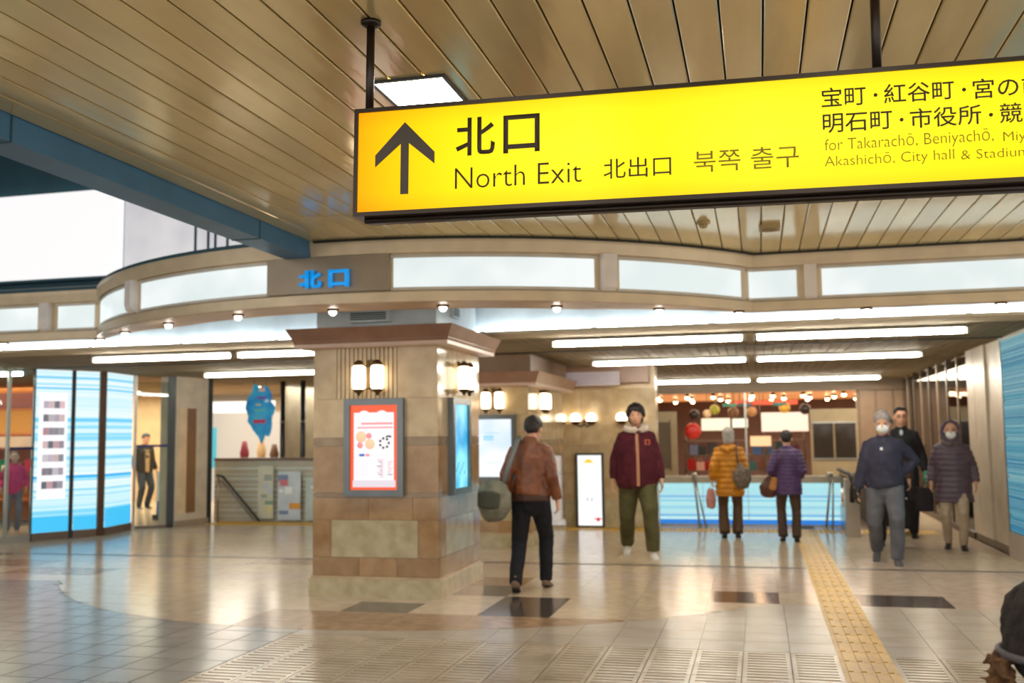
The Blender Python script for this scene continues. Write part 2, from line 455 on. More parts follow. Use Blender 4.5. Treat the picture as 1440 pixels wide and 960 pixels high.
def sd(s): return .10+(.40*min(1, (s-XL)/1.3, (XR-s)/1.3) if XL < s < XR else 0)
sweep('bottom_band', ss(XA, XB), [(0, 2.65), (0, 2.735), (.03, 2.745), (.10, 2.745), (.10, 2.65)], FASC, fas)
sweep('gap_shade_strip', ss(-3.7, XB), [(-.05, 3.182), (-.05, 3.205), (-.018, 3.205), (-.018, 3.182)], mat('painted_gap_shade', (40, 40, 36), .8), fas)  # solid dark strip painting the shade of the ceiling gap
sweep('soffit', ss(XA, XB), lambda s: [(.015, 2.646), (.015, 2.652), (sd(s), 2.652), (sd(s), 2.646)], mat('warm_soffit_paint', (200, 168, 132), .5), fas)
sweep('upper_ledge', ss(XA, -3.9), [(.0, 3.2), (.0, 3.24), (.5, 3.34), (.5, 3.2)], DTEAL, fas)
PAN = glow('opal_fascia_panel', (236, 243, 243), 1.0, (218, 230, 230), 1.5)
PF = mat('white_panel_frame', (218, 212, 200), .35)
for a, b in ((-8.96-2.2, -8.96), (-8.9, -8.0), (-7.72, -7.25), (-7.16, -6.1), (-5.86, -4.2), (-3.0, -1.34), (-1.13, -.1), (-.02, .39), (.62, 2.75), (2.9, 4.4)):
    o = sweep('light_panel', ss(a, b), [(.028, 2.775), (.028, 3.03), (.045, 3.03), (.045, 2.775)], PAN, fas)
    sweep('panel_frame', ss(a-.025, b+.025), [(.016, 3.03), (.016, 3.055), (.05, 3.055), (.05, 3.03)], PF, fas)
    sweep('panel_frame', ss(a-.025, b+.025), [(.016, 2.75), (.016, 2.775), (.05, 2.775), (.05, 2.75)], PF, fas)
for a in (-7.86, -5.98, -1.235, .515):
    a0 = a-.055
    sweep('bracket', ss(a0, a0+.11, .03), [(-.05, 2.83), (-.05, 3.07), (.04, 3.07), (.04, 2.75), (-.0, 2.75), (-.035, 2.78)], mat('cream_bracket', (248, 240, 234), .4), fas)
sweep('sign_plate', ss(-4.17, -3.03), [(-.012, 2.75), (-.012, 3.065), (.04, 3.065), (.04, 2.75)], mat('bronze_grey_plate', (158, 144, 124), .4, .3), fas)
BLUE = mat('blue_letter_glow', (10, 150, 225), .3)
BLUE.node_tree.nodes['Principled BSDF'].inputs['Emission Color'].default_value = lin((0, 140, 225)); BLUE.node_tree.nodes['Principled BSDF'].inputs['Emission Strength'].default_value = .5  # enamel letters also given a blue emission
M = frame_at((-3.84, 7.875, 2.79), (1, 0, 0), (0, -1, 0))
o, _ = text('lettering', '北', M, .215, .155, BLUE, fas, .035, .02); o['label'] = 'blue raised lettering'
o, _ = text('lettering', '口', M, .19, .15, BLUE, fas, .04, .02, x0=.28); o['label'] = 'blue raised lettering'

# downlights in the soffit
SPOTG = glow('downlight_bulb', (255, 250, 240), 14)
names = {26: 'downlight in the soffit at the far left edge of the photo', 150: 'downlight in the inner corner left of the curved soffit', 176: 'leftmost downlight on the curved soffit itself', 237: 'downlight under the second light panel of the left curve', 335: 'downlight left of the blue lettering plate', 468: 'downlight under the blue lettering plate', 623: 'downlight above the first marble column',
         783: 'downlight under the long light panel right of the blue lettering', 927: 'downlight under the light panel right of the cream bracket', 1040: 'downlight in the inner corner at the right end of the curve', 1219: 'downlight under the right straight fascia, left one of two', 1404: 'downlight under the right straight fascia near the edge'}
for q, y_ in ((26,482),(150,475),(176,464),(237,452),(335,440),(468,433),(623,427),(783,428),(927,432),(1040,439),(1219,430),(1404,425)):
    p = at_z(q, y_+2, 2.645)
    _e = edge_fascia(p.x); p.y = max(_e+.06, min(p.y, _e+max(.06, sd(p.x)-.06)))
    t = thing('downlight', names[q], 'downlight', (p.x, p.y, 2.646), 0, 'downlights along the curved soffit')
    lathe('trim_ring', [(.055, 0), (.055, -.012), (.036, -.02)], BRONZE, t, n=16); lathe('bulb', [(.033, -.018), (.03, -.04), (.012, -.055)], SPOTG, t, n=12)
    ld = bpy.data.lights.new('downlight_lamp', 'SPOT'); ld.energy = 12; ld.color = (1, .93, .82); ld.spot_size = 2.2; ld.spot_blend = .6; ld.shadow_soft_size = .12
    lo = bpy.data.objects.new('downlight_lamp', ld); C.objects.link(lo); lo.parent = t; lo.location = (0, 0, -.07)

# cove: recess ceiling and bulkhead, lit by the lamps behind its lip
_p = [fpt(v, .11) for v in ss(-12.5, 4.5, .25)]
struct(prism('ceiling_cove', [(v.x, v.y) for v in _p]+[(4.5, 10.5), (-12.5, 10.5)], 2.985, 3.0, WHITEP))
bm = bmesh.new()
bulk = struct(box('trim_3', -13, 4.5, 10.4, 10.55, 2.61, 2.99, WHITEP))
lipm = mat('cream_bulkhead_lip', (202, 186, 158), .85, spec=.05)
box('lip', -13, 4.5, 10.28, 10.60, 2.585, 2.61, lipm, bulk); box('lip_edge', -13, 4.5, 10.27, 10.285, 2.585, 2.618, lipm, bulk)
cl = thing('cove_light_strip', 'hidden white light strip behind the lip of the bright bulkhead', 'cove light', (0, 10.33, 2.612))
x = -12.6; 
while x < 4.2:
    lathe('lamp', [(.012, 0), (.013, 1.15)], glow('cove_lamp', (235, 246, 255), 18), cl, c=(x, 0, .004), n=8, ax='X'); x += 1.22
box('channel', -12.8, 4.3, -.03, .04, -.001, .002, STEEL, cl)

# ---------------------------------------------------------------- far ceiling with slats and tubes
HZ = 2.6
fc = struct(box('ceiling_concourse', -18, 5, 10.6, 27, HZ+.02, HZ+.06, mat('grey_brown_void', (70, 62, 50), .8)))
box('plain_panel', -18, 5, 10.6, 11.0, HZ+.0, HZ+.02, lipm, fc)
FS = mat('grey_brown_ceiling_slat', (150, 134, 108), .8, 0, (134, 118, 92), 2, rnd=.08, spec=.08)
bm = bmesh.new(); bx(bm, 0, .106, 0, 5.4, 0, .018); mA = bpy.data.meshes.new('slat'); bm.to_mesh(mA); bm.free(); mA.materials.append(FS)
bm = bmesh.new(); bx(bm, 0, .106, 0, 5.4, 0, .018); 
for i in range(140): 
    if i: bx(bm, i*.12, i*.12+.106, 0, 5.4, 0, .018)
mB = bpy.data.meshes.new('slat_field'); bm.to_mesh(mB); bm.free(); mB.materials.append(FS)
for i in range(110): link('slat', mA, None, fc, (-10.1+i*.12, 12.95, HZ))
bm = bmesh.new()
for i in range(185): bx(bm, -18+i*.12, -18+i*.12+.106, 11.0, 12.85, HZ, HZ+.018)
for i in range(185): bx(bm, -18+i*.12, -18+i*.12+.106, 18.4, 26.5, HZ, HZ+.018)
for i in range(65): bx(bm, -18+i*.12, -18+i*.12+.106, 12.95, 18.35, HZ, HZ+.018)
tag(finish('slat_field', bm, FS, fc), kind='stuff')
box('dark_track', -18, 5, 12.85, 12.92, HZ-.01, HZ+.02, DLINE, fc)
TUBE = glow('fluorescent_tube', (255, 249, 232), 34)
def fluor(xa, xb, y, z, label):
    t = thing('fluorescent_light', label, 'fluorescent light', ((xa+xb)/2, y, z), 0, 'fluorescent tubes under the concourse ceiling')
    h = (xb-xa)/2
    box('light_shield', -h-.01, h+.01, -.09, .09, .034, .042, mat('grey_shield', (96, 90, 78), .5), t)  # added dark plate keeping tube light off the ceiling
    box('housing', -h, h, -.05, .05, .042, HZ-z, mat('white_housing', (190, 182, 164), .6), t, .004)
    lathe('tube', [(.012, -h+.03), (.024, -h+.04), (.026, -h+.06), (.026, h-.06), (.024, h-.04), (.012, h-.03)], TUBE, t, n=12, ax='X', c=(0, 0, .0))
    for s in (-1, 1): box('end_cap', s*h-.012, s*h+.012, -.03, .03, -.03, .05, mat('white_housing', (190, 182, 164), .6), t)
R = ((11.2, 'nearest row'), (14.55, 'middle row'), (20.4, 'farthest row'))
for (Y, lab), (a, b, c, d) in zip(R, ((-2.28, -.12, -.02, 2.15), (-2.36, -.13, -.02, 2.2), (-2.5, -.13, -.02, 2.32))):
    fluor(a, b, Y, 2.535, 'long lit tube of the %s, left of the middle gap on the right side' % lab)
    fluor(c, d, Y, 2.535, 'long lit tube of the %s, right of the middle gap on the right side' % lab)
fluor(-8.35, -6.36, 11.2, 2.535, 'long lit tube above the striped light panels on the left')
fluor(-6.28, -4.3, 11.2, 2.535, 'lit tube of the nearest row ending behind the first column')
fluor(-8.75, -6.75, 14.55, 2.535, 'lit tube above the blue hanging banner')
fluor(-12.6, -10.9, 13.0, 2.535, 'lit tube at the far left edge over the shop window')
fluor(-9.2, -7.2, 20.4, 2.535, 'far small lit tube left of the first column behind the banner')

# ---------------------------------------------------------------- marble columns
def column(name, label, x0, x1, y0, y1, zs, zc, ztop, fluted=True):
    """zs scales the courses; zc = underside of the cornice"""
    t = thing(name, label, 'column', ((x0+x1)/2, (y0+y1)/2, 0))
    hx, hy = (x1-x0)/2, (y1-y0)/2
    def B(nm, a, b, c, d, z0, z1, m, bev=.003, lab=None): return box(nm, a, b, c, d, z0, z1, m, t, bev, lab)
    B('core', -hx+.02, hx-.02, -hy+.02, hy-.02, 0, zc+.02, MARB4, 0)
    B('plinth', -hx-.025, hx+.025, -hy-.025, hy+.025, 0, .17, MARB3, .008)
    B('moulding', -hx-.012, hx+.012, -hy-.012, hy+.012, .17, .195, MARB, .004)
    def course(z0, z1, cutsx, mats, nm='stone_panel'):
        """one course of slabs round four faces, each slab its own piece"""
        z0 *= zs; z1 *= zs; g = .002
        for i in range(len(cutsx)-1):
            a, b = cutsx[i], cutsx[i+1]; m = mats[i % len(mats)]
            for s in (-1, 1):
                B(nm, a*hx+g, b*hx-g, s*hy, s*(hy-.03), z0+g, z1-g, m, .0015)
                B(nm, s*hx, s*(hx-.03), a*(hy-.031)+g, b*(hy-.031)-g, z0+g, z1-g, m, .0015)
    course(.195, .37, (-1, -.25, .35, 1), (MARB2, MARB2, MARB2))
    course(.37, .72, (-1, -.7, .68, 1), (MARB2, MARB3, MARB2))
    course(.72, .93, (-1, -.1, .6, 1), (MARB2,))
    course(.93, .975, (-1, 0, 1), (MARB4,))
    course(.975, 1.42, (-1, -.45, .47, 1), (MARB2,))
    course(1.42, 1.50, (-1, -.45, .47, 1), (MARB4,))
    course(1.50, 1.87, (-1, -.45, .47, 1), (MARB,))
    course(1.87, zc/zs, (-1, -.5, -.0, .5, 1) if not fluted else (-1, -.62), (MARB,))
    if fluted:
        course(1.87, zc/zs, (.36, 1), (MARB,))
        n = 14; z0 = 1.87*zs+.002; z1 = zc-.002
        for i in range(n):
            a = -.62+.98*i/n; b = -.62+.98*(i+1)/n; g = .006
            for s in (-1, 1):
                B('fluting_rib', a*hx+g, b*hx-g, s*hy, s*(hy-.03), z0, z1, MARB, .004)
                B('fluting_rib', s*hx, s*(hx-.03), a*hy+g, b*hy-g, z0, z1, MARB, .004)
    # cornice: flaring stone cap
    prof = [(.0, zc), (.13, zc), (.15, zc+.045), (.15, zc+.05), (.2, zc+.16), (.205, zc+.17), (-.02, zc+.17)]
    bm = bmesh.new(); rings = []
    for o, z in prof: rings.append([bm.verts.new(p) for p in ((-hx-o, -hy-o, z), (hx+o, -hy-o, z), (hx+o, hy+o, z), (-hx-o, hy+o, z))])
    for a, b in zip(rings, rings[1:]):
        for i in range(4): bm.faces.new((a[i], a[(i+1)%4], b[(i+1)%4], b[i]))
    bm.faces.new(rings[0][::-1]); bm.faces.new(rings[-1]); bmesh.ops.recalc_face_normals(bm, faces=bm.faces)
    c = finish('cornice', bm, CORN, t); c['label'] = 'flared red-brown cornice'
    B('cornice_lip', -hx-.14, hx+.14, -hy-.14, hy+.14, zc-.012, zc+.03, mat('pinkish_lip', (206, 178, 160), .4), .004)
    return t, hx, hy
col1, hx1, hy1 = column('marble_column', 'nearest beige and tan marble column, with the orange poster on its front', -4.20, -2.93, 8.95, 10.36, 1.0, 2.375, 2.985)
cap = box('upper_shaft', -hx1+.02, hx1-.02, -hy1+.02, hy1-.02, 2.54, 2.984, WHITEP, col1)
col2, hx2, hy2 = column('marble_column', 'second marble column behind the first, with the white-blue poster', -4.30, -3.04, 13.22, 15.7, .955, 2.19, 2.6)
box('upper_shaft', -hx2-.05, hx2+.05, -hy2-.05, hy2+.05, 2.35, 2.6, mat('brown_shaft', (134, 106, 82), .5), col2)
# grilles on the upper shaft of the first column
def vent(nm, lab, c, sz, axis):
    t = thing(nm, lab, 'vent', c)
    w, h = sz
    if axis == 'Y':
        box('frame', -w, w, -.10, 0, -h, h, WHITEP, t, .004)
        for i in range(4): box('louvre', -w+.02, w-.02, -.115, -.10, -h+.02+i*(2*h-.04)/4, -h+.02+i*(2*h-.04)/4+.012, DSTEEL, t)
    else:
        box('frame', 0, .04, -w, w, -h, h, WHITEP, t, .004)
        for i in range(4): box('louvre', .04, .05, -w+.02, w-.02, -h+.02+i*(2*h-.04)/4, -h+.02+i*(2*h-.04)/4+.012, DSTEEL, t)
vent('air_vent', 'flat white air outlet box above the cornice of the first column', (-3.6, 8.97, 2.66), (.2, .06), 'Y')
vent('air_vent', 'small white grille on the right side above the first column cornice', (-2.95, 9.5, 2.74), (.1, .06), 'X')
# brown stub of ceiling over the second column and lower ceiling of the passage
struct(box('trim_4', -4.35, -1.7, 16.05, 16.25, 2.33, 2.6, CORN))

# ---------------------------------------------------------------- posters (backlit)
PFR = mat('grey_poster_frame', (112, 120, 124), .25, .5)
def lightbox(name, label, cat, origin, right, out, w, h, face_mat, fr=.06, frm=None):
    """origin = centre of the box on the wall plane"""
    t = thing(name, label, cat, origin); t.matrix_world = frame_at(origin, right, out)
    frm = frm or PFR
    d = .06
    bm = bmesh.new(); bx(bm, -w/2, w/2, -h/2, -h/2+fr, 0, d); bx(bm, -w/2, w/2, h/2-fr, h/2, 0, d); bx(bm, -w/2, -w/2+fr, -h/2+fr, h/2-fr, 0, d); bx(bm, w/2-fr, w/2, -h/2+fr, h/2-fr, 0, d)
    finish('frame', bm, frm, t, bevel=.004)
    box('backlit_face', -w/2+fr, w/2-fr, -h/2+fr, h/2-fr, .0, .03, face_mat, t)
    return t
def prt(t, x0, x1, y0, y1, m, z=.031, name='print'): return box(name, x0, x1, y0, y1, z, z+.002, m, t)
PW = glow('poster_white', (246, 240, 246), 1.05); PO = glow('poster_orange', (252, 92, 52), 1.0); PR = glow('poster_pink', (240, 150, 150), 1.0)
PB = glow('poster_blue', (60, 110, 200), .9); PD = mat('poster_dark_ink', (70, 62, 70), .5); PY = glow('poster_peach', (250, 205, 165), 1.0); PC = glow('poster_cyan', (60, 200, 240), 1.0)
p1 = lightbox('poster_lightbox', 'backlit orange-bordered advertising poster in a grey frame on the first column', 'poster', (-3.56, 8.95, 1.405), (1,0,0), (0,-1,0), .60, .92, PO)
prt(p1, -.205, .2, -.31, .33, PW); prt(p1, -.215, .215, -.375, -.31, glow('poster_foot', (225, 215, 225), 1.0))
for (x, y, r) in ((-.1, .31, .07), (.08, .31, .07)): lathe('print', [(r, .033), (r, .034)], PW, p1, (x, y-.03, 0), 18)
prt(p1, -.13, .19, .215, .235, PR, .034); prt(p1, -.17, .19, .18, .195, PR, .034)
for r, x, y, mm, z in ((.055, -.13, .10, PY, .034), (.05, -.04, .03, PY, .034), (.03, -.14, .02, PR, .036), (.028, -.05, .11, PR, .036)): lathe('print', [(r, z), (r, z+.002)], mm, p1, (x, y, 0), 18)
bm = bmesh.new()
for k in range(7):
    a = 2*pi*k/7; lathe_into(bm, [(.013, .034), (.013, .036)], (.105+.045*cos(a), .04+.045*sin(a), 0), 8)
for k in range(3): lathe_into(bm, [(.011, .034), (.011, .036)], (.13+.018*k, .1+.006*(k%2), 0), 8)
finish('print', bm, PD, p1)
prt(p1, -.15, -.095, -.085, -.06, PB, .034); prt(p1, -.085, -.045, -.085, -.06, PR, .034)
for i in range(9): prt(p1, .03+.015*(i%3), .10-.01*(i%2), -.12-.02*i, -.113-.02*i, PD if i % 2 else PR, .034)
for i in range(7): prt(p1, .14, .19-.012*(i%3), -.14-.02*i, -.133-.02*i, PD if i == 6 else PR, .034)
for i in range(8): prt(p1, -.19, -.03-.02*(i%3), -.13-.02*i, -.126-.02*i, glow('poster_lilac', (220, 205, 225), 1.0), .034)
p2 = lightbox('poster_lightbox', 'narrow-looking cyan backlit poster on the right side of the first column', 'poster', (-2.93, 9.56, 1.405), (0,1,0), (1,0,0), .62, .94, glow('cyan_poster_face', (140, 235, 250), 1.05, (20, 165, 225), 2.2))
for i in range(9): prt(p2, -.18+.04*i, -.165+.04*i, -.28+.03*(i%4), -.25+.03*(i%4), PB)
p3 = lightbox('poster_lightbox', 'pale blue-white backlit poster on the second column', 'poster', (-3.52, 13.22, 1.335), (1,0,0), (0,-1,0), .62, .90, glow('pale_blue_poster_face', (246, 248, 255), 1.08, (205, 225, 248), 1.6))
for i in range(4):
    prt(p3, -.14+.035*i, -.115+.035*i, .14, .165, PC); prt(p3, -.14+.035*i, -.12+.035*i, .105, .13, PC)
prt(p3, -.12, .08, .2, .206, PC); prt(p3, -.1, .1, -.2, -.194, PC)
# third wall and its white sign board
w3 = struct(box('wall_passage', -3.45, -1.62, 16.25, 16.6, 0, 2.6, mat('beige_wall_stone', (214, 190, 150), .25, 0, (196, 170, 130), 3)))
for z0 in (0, .45, .9, 1.35, 1.8):
    for i in range(3): box('stone_panel', -3.45+.61*i+.003, -3.45+.61*(i+1)-.003, 16.225, 16.25, z0+.003, z0+.447, MARB if z0 > .4 else MARB3, w3, .002)
p4 = lightbox('sign_board', 'tall white backlit sign board on the passage wall behind the brown-jacketed man', 'sign', (-2.71, 16.22, .6), (1,0,0), (0,-1,0), .46, 1.2, glow('white_signboard_face', (252, 252, 250), 1.15), .035, DSTEEL)
prt(p4, -.10, .06, .44, .47, glow('signboard_yellow', (245, 205, 40), 1.0)); prt(p4, -.06, .03, .47, .50, glow('signboard_yellow', (245, 205, 40), 1.0))
prt(p4, .06, .18, -.47, -.45, glow('signboard_red', (220, 40, 60), .9)); prt(p4, .10, .15, -.5, -.44, glow('signboard_red', (220, 40, 60), .9))
prt(p4, -.05, -.035, -.18, -.12, PD); prt(p4, .02, .035, -.18, -.12, PD)
lb = lightbox('lilac_sign_box', 'unlit lilac horizontal sign box under the ceiling by the passage wall', 'sign', (-2.65, 16.0, 2.40), (1,0,0), (0,-1,0), .98, .22, mat('lilac_acrylic', (188, 178, 190), .4), .02, mat('lilac_frame', (200, 190, 196), .4))

# ---------------------------------------------------------------- wall sconces
LAMP = glow('warm_sconce_glass', (255, 236, 205), 3.2)
def sconce(label, origin, right, out, z=.0, k=1.0):
    t = thing('wall_sconce', label, 'wall lamp', origin, 0, 'twin-tube wall sconces'); t.matrix_world = frame_at(origin, right, out) @ Matrix.Scale(k, 4)
    # local: x right, y up, z out
    box('backplate', -.03, .03, -.10, .17, 0, .025, BRONZE, t, .004)
    tube('arm', [(0, .1, .02), (0, .1, .06), (-.095, .12, .08)], .008, BRONZE, t, 8); tube('arm', [(0, .1, .06), (.095, .12, .08)], .008, BRONZE, t, 8)
    tube('arm', [(0, -.1, .02), (-.095, -.13, .08)], .008, BRONZE, t, 8); tube('arm', [(0, -.1, .02), (.095, -.13, .08)], .008, BRONZE, t, 8)
    for s in (-1, 1):
        lathe('glass_shade', [(.04, -.115), (.062, -.10), (.066, 0), (.062, .10), (.04, .115)], LAMP, t, c=(s*.095, 0, .085), n=18, ax='Y')
        lathe('end_cap', [(.02, .165), (.045, .14), (.052, .115), (.03, .11)], BRONZE, t, c=(s*.095, 0, .085), n=16, ax='Y')
        lathe('end_cap', [(.012, -.175), (.02, -.15), (.048, -.135), (.055, -.115), (.03, -.11)], BRONZE, t, c=(s*.095, 0, .085), n=16, ax='Y')
    return t
sconce('twin-tube sconce on the front of the first column above the orange poster', (-3.60, 8.95, 2.07), (1,0,0), (0,-1,0))
sconce('twin-tube sconce on the right side of the first column above the cyan poster', (-2.93, 9.62, 2.08), (0,1,0), (1,0,0))
sconce('twin-tube sconce on the front of the second column above the pale poster', (-3.52, 13.22, 1.98), (1,0,0), (0,-1,0))
sconce('twin-tube sconce on the right side of the second column', (-3.04, 13.95, 1.98), (0,1,0), (1,0,0))
def globe(label, origin):
    t = thing('globe_sconce', label, 'wall lamp', origin, 0, 'bowl sconces on the passage wall')
    lathe('backplate', [(.05, 0), (.045, -.02), (.02, -.04)], BRONZE, t, ax='Y', n=14)
    for s in (-1, 1):
        tube('arm', [(0, -.03, -.05), (s*.06, -.08, -.09), (s*.12, -.1, -.05)], .01, BRONZE, t, 8)
        lathe('bowl', [(.015, -.065), (.05, -.05), (.09, -.01), (.095, 0)], BRONZE, t, c=(s*.13, -.11, 0), n=16)
        lathe('glass_globe', [(.03, -.02), (.08, 0), (.092, .05), (.08, .10), (.03, .13)], LAMP, t, c=(s*.13, -.11, 0), n=16)
    return t
for x, lab in ((-2.79, 'bowl sconce with two globes right above the white sign board'), (-2.03, 'bowl sconce half hidden behind the head of the maroon-jacketed man'), (-3.3, 'bowl sconce at the left end of the passage wall behind the second column')):
    globe(lab, (x, 16.25, 1.72))

# ---------------------------------------------------------------- hanging exit sign
SY = 3.62
tilt = -.0155
sign_o = at_y(497, 305, SY)
sr = Vector((cos(tilt), 0, sin(tilt))); so = Vector((0, -1, 0))
MS = frame_at(sign_o, sr, so)
sign = thing('hanging_exit_sign', 'long yellow backlit station exit sign hanging from two dark rods', 'sign'); sign.matrix_world = MS
MSI = MS.inverted()
def suv(x, y): p = MSI @ at_y(x, y, SY); return p.x, p.y
SW, SH = 3.1, suv(493, 155)[1]
fr = .016
bm = bmesh.new(); bx(bm, 0, SW, 0, fr, -.17, .008); bx(bm, 0, SW, SH-fr, SH, -.17, .008); bx(bm, 0, fr, fr, SH-fr, -.17, .008); bx(bm, SW-fr, SW, fr, SH-fr, -.17, .008); bx(bm, 0, SW, 0, SH, -.17, -.16)
finish('housing', bm, BLACK, sign, bevel=.002)
tube('bottom_rail', [(.03, -.008, -.05), (SW-.03, -.008, -.05)], .012, BLACK, sign, 8)
# backlit face: lamp falloff painted as amber left end and dimmer edges
m = bpy.data.materials.new('yellow_backlit_acrylic'); m.use_nodes = True; nt = m.node_tree; N = nt.nodes; L = nt.links; P = N['Principled BSDF']
P.inputs['Base Color'].default_value = (.12, .08, .0, 1); P.inputs['Roughness'].default_value = .55; P.inputs['Specular IOR Level'].default_value = .15
tc = N.new('ShaderNodeTexCoord'); sx = N.new('ShaderNodeSeparateXYZ'); L.new(tc.outputs['Object'], sx.inputs[0])
r1 = N.new('ShaderNodeValToRGB'); mr = N.new('ShaderNodeMapRange'); mr.inputs['From Min'].default_value = 0; mr.inputs['From Max'].default_value = SW
L.new(sx.outputs[0], mr.inputs[0]); L.new(mr.outputs[0], r1.inputs[0])
e = r1.color_ramp.elements; e[0].position = .0; e[0].color = lin((250, 160, 0)); e[1].position = 1; e[1].color = lin((255, 226, 20))
for p_, c_ in ((.045, (255, 190, 0)), (.13, (255, 222, 16)), (.3, (255, 238, 45)), (.38, (255, 230, 24)), (.50, (255, 240, 48)), (.75, (255, 236, 30))):
    q = e.new(p_); q.color = lin(c_)
r2 = N.new('ShaderNodeValToRGB'); mr2 = N.new('ShaderNodeMapRange'); mr2.inputs['From Min'].default_value = 0; mr2.inputs['From Max'].default_value = SH
L.new(sx.outputs[1], mr2.inputs[0]); L.new(mr2.outputs[0], r2.inputs[0])
e = r2.color_ramp.elements; e[0].position = .0; e[0].color = (.85, .68, .5, 1); e[1].position = 1; e[1].color = (.9, .72, .3, 1)
for p_, c_ in ((.2, (1, .96, .6, 1)), (.5, (1, 1, 1, 1)), (.8, (1, .97, .7, 1))): q = e.new(p_); q.color = c_
mx = N.new('ShaderNodeMix'); mx.data_type = 'RGBA'; mx.blend_type = 'MULTIPLY'; mx.inputs[0].default_value = 1
L.new(r1.outputs[0], mx.inputs[6]); L.new(r2.outputs[0], mx.inputs[7]); L.new(mx.outputs[2], P.inputs['Emission Color']); P.inputs['Emission Strength'].default_value = 1.22*DISP
box('backlit_face', fr, SW-fr, fr, SH-fr, -.02, 0, m, sign)
I4 = Matrix()
# arrow
bm = bmesh.new(); tip = suv(570, 172); bot = suv(568, 273)
u0 = tip[0]; v0 = bot[1]; v1 = tip[1]
w = (suv(611, 210)[0]-suv(528, 210)[0])/2; hw = .0165
a_l = v1-(suv(528, 217)[1]*0+ (tip[1]-suv(528, 219)[1]))
al, ar = (u0-w, a_l), (u0+w, a_l); th = .047
pts = [(u0, v1), (u0+w, a_l), (u0+w, a_l-th), (u0+hw, v1-.085), (u0+hw, v0), (u0-hw, v0), (u0-hw, v1-.085), (u0-w, a_l-th), (u0-w, a_l)]
a = [bm.verts.new((p[0], p[1], .001)) for p in pts]; b = [bm.verts.new((p[0], p[1], .004)) for p in pts]
bm.faces.new(a[::-1]); bm.faces.new(b)
for i in range(len(pts)): bm.faces.new((a[i], a[(i+1)%len(pts)], b[(i+1)%len(pts)], b[i]))
finish('arrow', bm, mat('dark_grey_arrow', (72, 64, 56), .6), sign)
def stext(s, tl, bl, rx, m, bold=0.0, sx=None, descend=None, ry=None):
    u, v = suv(*bl); h = suv(*tl)[1]-v
    wd = suv(rx, ry or bl[1])[0]-u
    o, k = text('lettering', s, I4, wd, h, m, sign, bold, .002, x0=u, y0=v, sx=sx, descend=descend)
    for vv in o.data.vertices: vv.co.z += .001
    return k
stext('北', (641, 167), (641, 220), 696, LETTER, .012)
stext('口', (708, 163), (708, 216), 759, LETTER, .012)
stext('North Exit', (640, 237), (640, 266), 818, LETTER, -.014)
stext('北出口', (849, 224), (849, 252), 944, LETTER, -.003)
stext('북쪽 출구', (976, 213), (976, 243), 1124, LETTER2, -.003)
z3 = lambda x, y: (1120+x/4.5, 60+y/4.5)
for s, x0, x1, t0, b0 in (('宝町', 160, 440, 290, 412), ('紅谷町', 555, 1000, 266, 388), ('宮の前', 1118, 1575, 233, 358)):
    stext(s, z3(x0, t0), z3(x0, b0), z3(x1, 0)[0], LETTER, .004)
for s, x0, x1, t0, b0 in (('明石町', 168, 608, 455, 575), ('市役所', 720, 1172, 420, 544), ('競輪場', 1288, 1745, 386, 512)):
    stext(s, z3(x0, t0), z3(x0, b0), z3(x1, 0)[0], LETTER, .004)
for q in ((500, 332), (1060, 298), (665, 488), (1230, 457)):
    u, v = suv(*z3(*q)); lathe('lettering', [(.0065, .001), (.0065, .003)], LETTER, sign, (u, v, 0), 12)
k = stext('for Takarachō, Beniyachō,', z3(180, 606), z3(180, 684), z3(1250, 0)[0], LETTER2, -.014, descend=.75)
stext('Miyanomae,', z3(1310, 562), z3(1310, 624), 0, LETTER2, -.014, sx=k, descend=.72)
k = stext('Akashichō, City hall', z3(180, 718), z3(180, 784), z3(1000, 0)[0], LETTER2, -.014, descend=.72)
stext('& Stadium', z3(1042, 678), z3(1042, 740), 0, LETTER2, -.014, sx=k, descend=.72)
for u in (suv(509, 150)[0], suv(1237, 90)[0]):
    tube('hanger_rod', [(u, SH, -.08), (u-.0, SH+(CZ-sign_o.z-SH-u*sin(tilt)), -.08)], .017, BLACK, sign, 12)
    zt = CZ-sign_o.z-u*sin(tilt)
    lathe('ceiling_flange', [(.042, zt), (.042, zt-.014), (.026, zt-.024)], BLACK, sign, c=(u, 0, -.08), n=18, ax='Y')

#PART2
# ---------------------------------------------------------------- right hand wall
def at_x(x, y, X): r = ray(x, y); t = X/r.x; return Vector((0, 0, EYE)) + t*r
STR_R = stripes_mat('right_striped_print', .62, [(30, 120, 190), (10, 90, 150), (60, 170, 190), (15, 110, 160), (170, 220, 218), (40, 150, 190), (20, 100, 160), (90, 185, 200)], 42, 3.1)
STR_L = stripes_mat('left_striped_print', 1.0, [(10, 150, 235), (60, 190, 248), (130, 218, 252), (190, 242, 255), (244, 253, 255), (205, 246, 255), (100, 205, 250), (20, 165, 240)], 7.5, .7)
STR_B = stripes_mat('guard_striped_print', .95, [(50, 140, 225), (130, 215, 235), (190, 236, 240), (160, 226, 234), (215, 244, 244), (90, 180, 230), (170, 230, 236), (120, 205, 230)], 8, 5.3)
wr = struct(box('wall_right', 3.0, 3.2, 10.6, 26, 0, 2.6, mat('dark_brown_wall', (110, 92, 74), .4)))
sp = thing('striped_light_panel', 'blue and teal striped light panel on a stone base at the right edge', 'light panel', (2.9, 12, 0))
box('stone_base', -.06, .1, -1.3, 1.10, 0, .30, mat('grey_base_stone', (176, 164, 150), .3), sp, .004)
box('backlit_face', -.04, .1, -1.25, 1.06, .31, 2.56, STR_R, sp)
box('frame', -.05, .1, 1.06, 1.10, .30, 2.6, STEEL, sp); box('frame', -.05, .1, -1.25, 1.06, 2.56, 2.6, STEEL, sp)
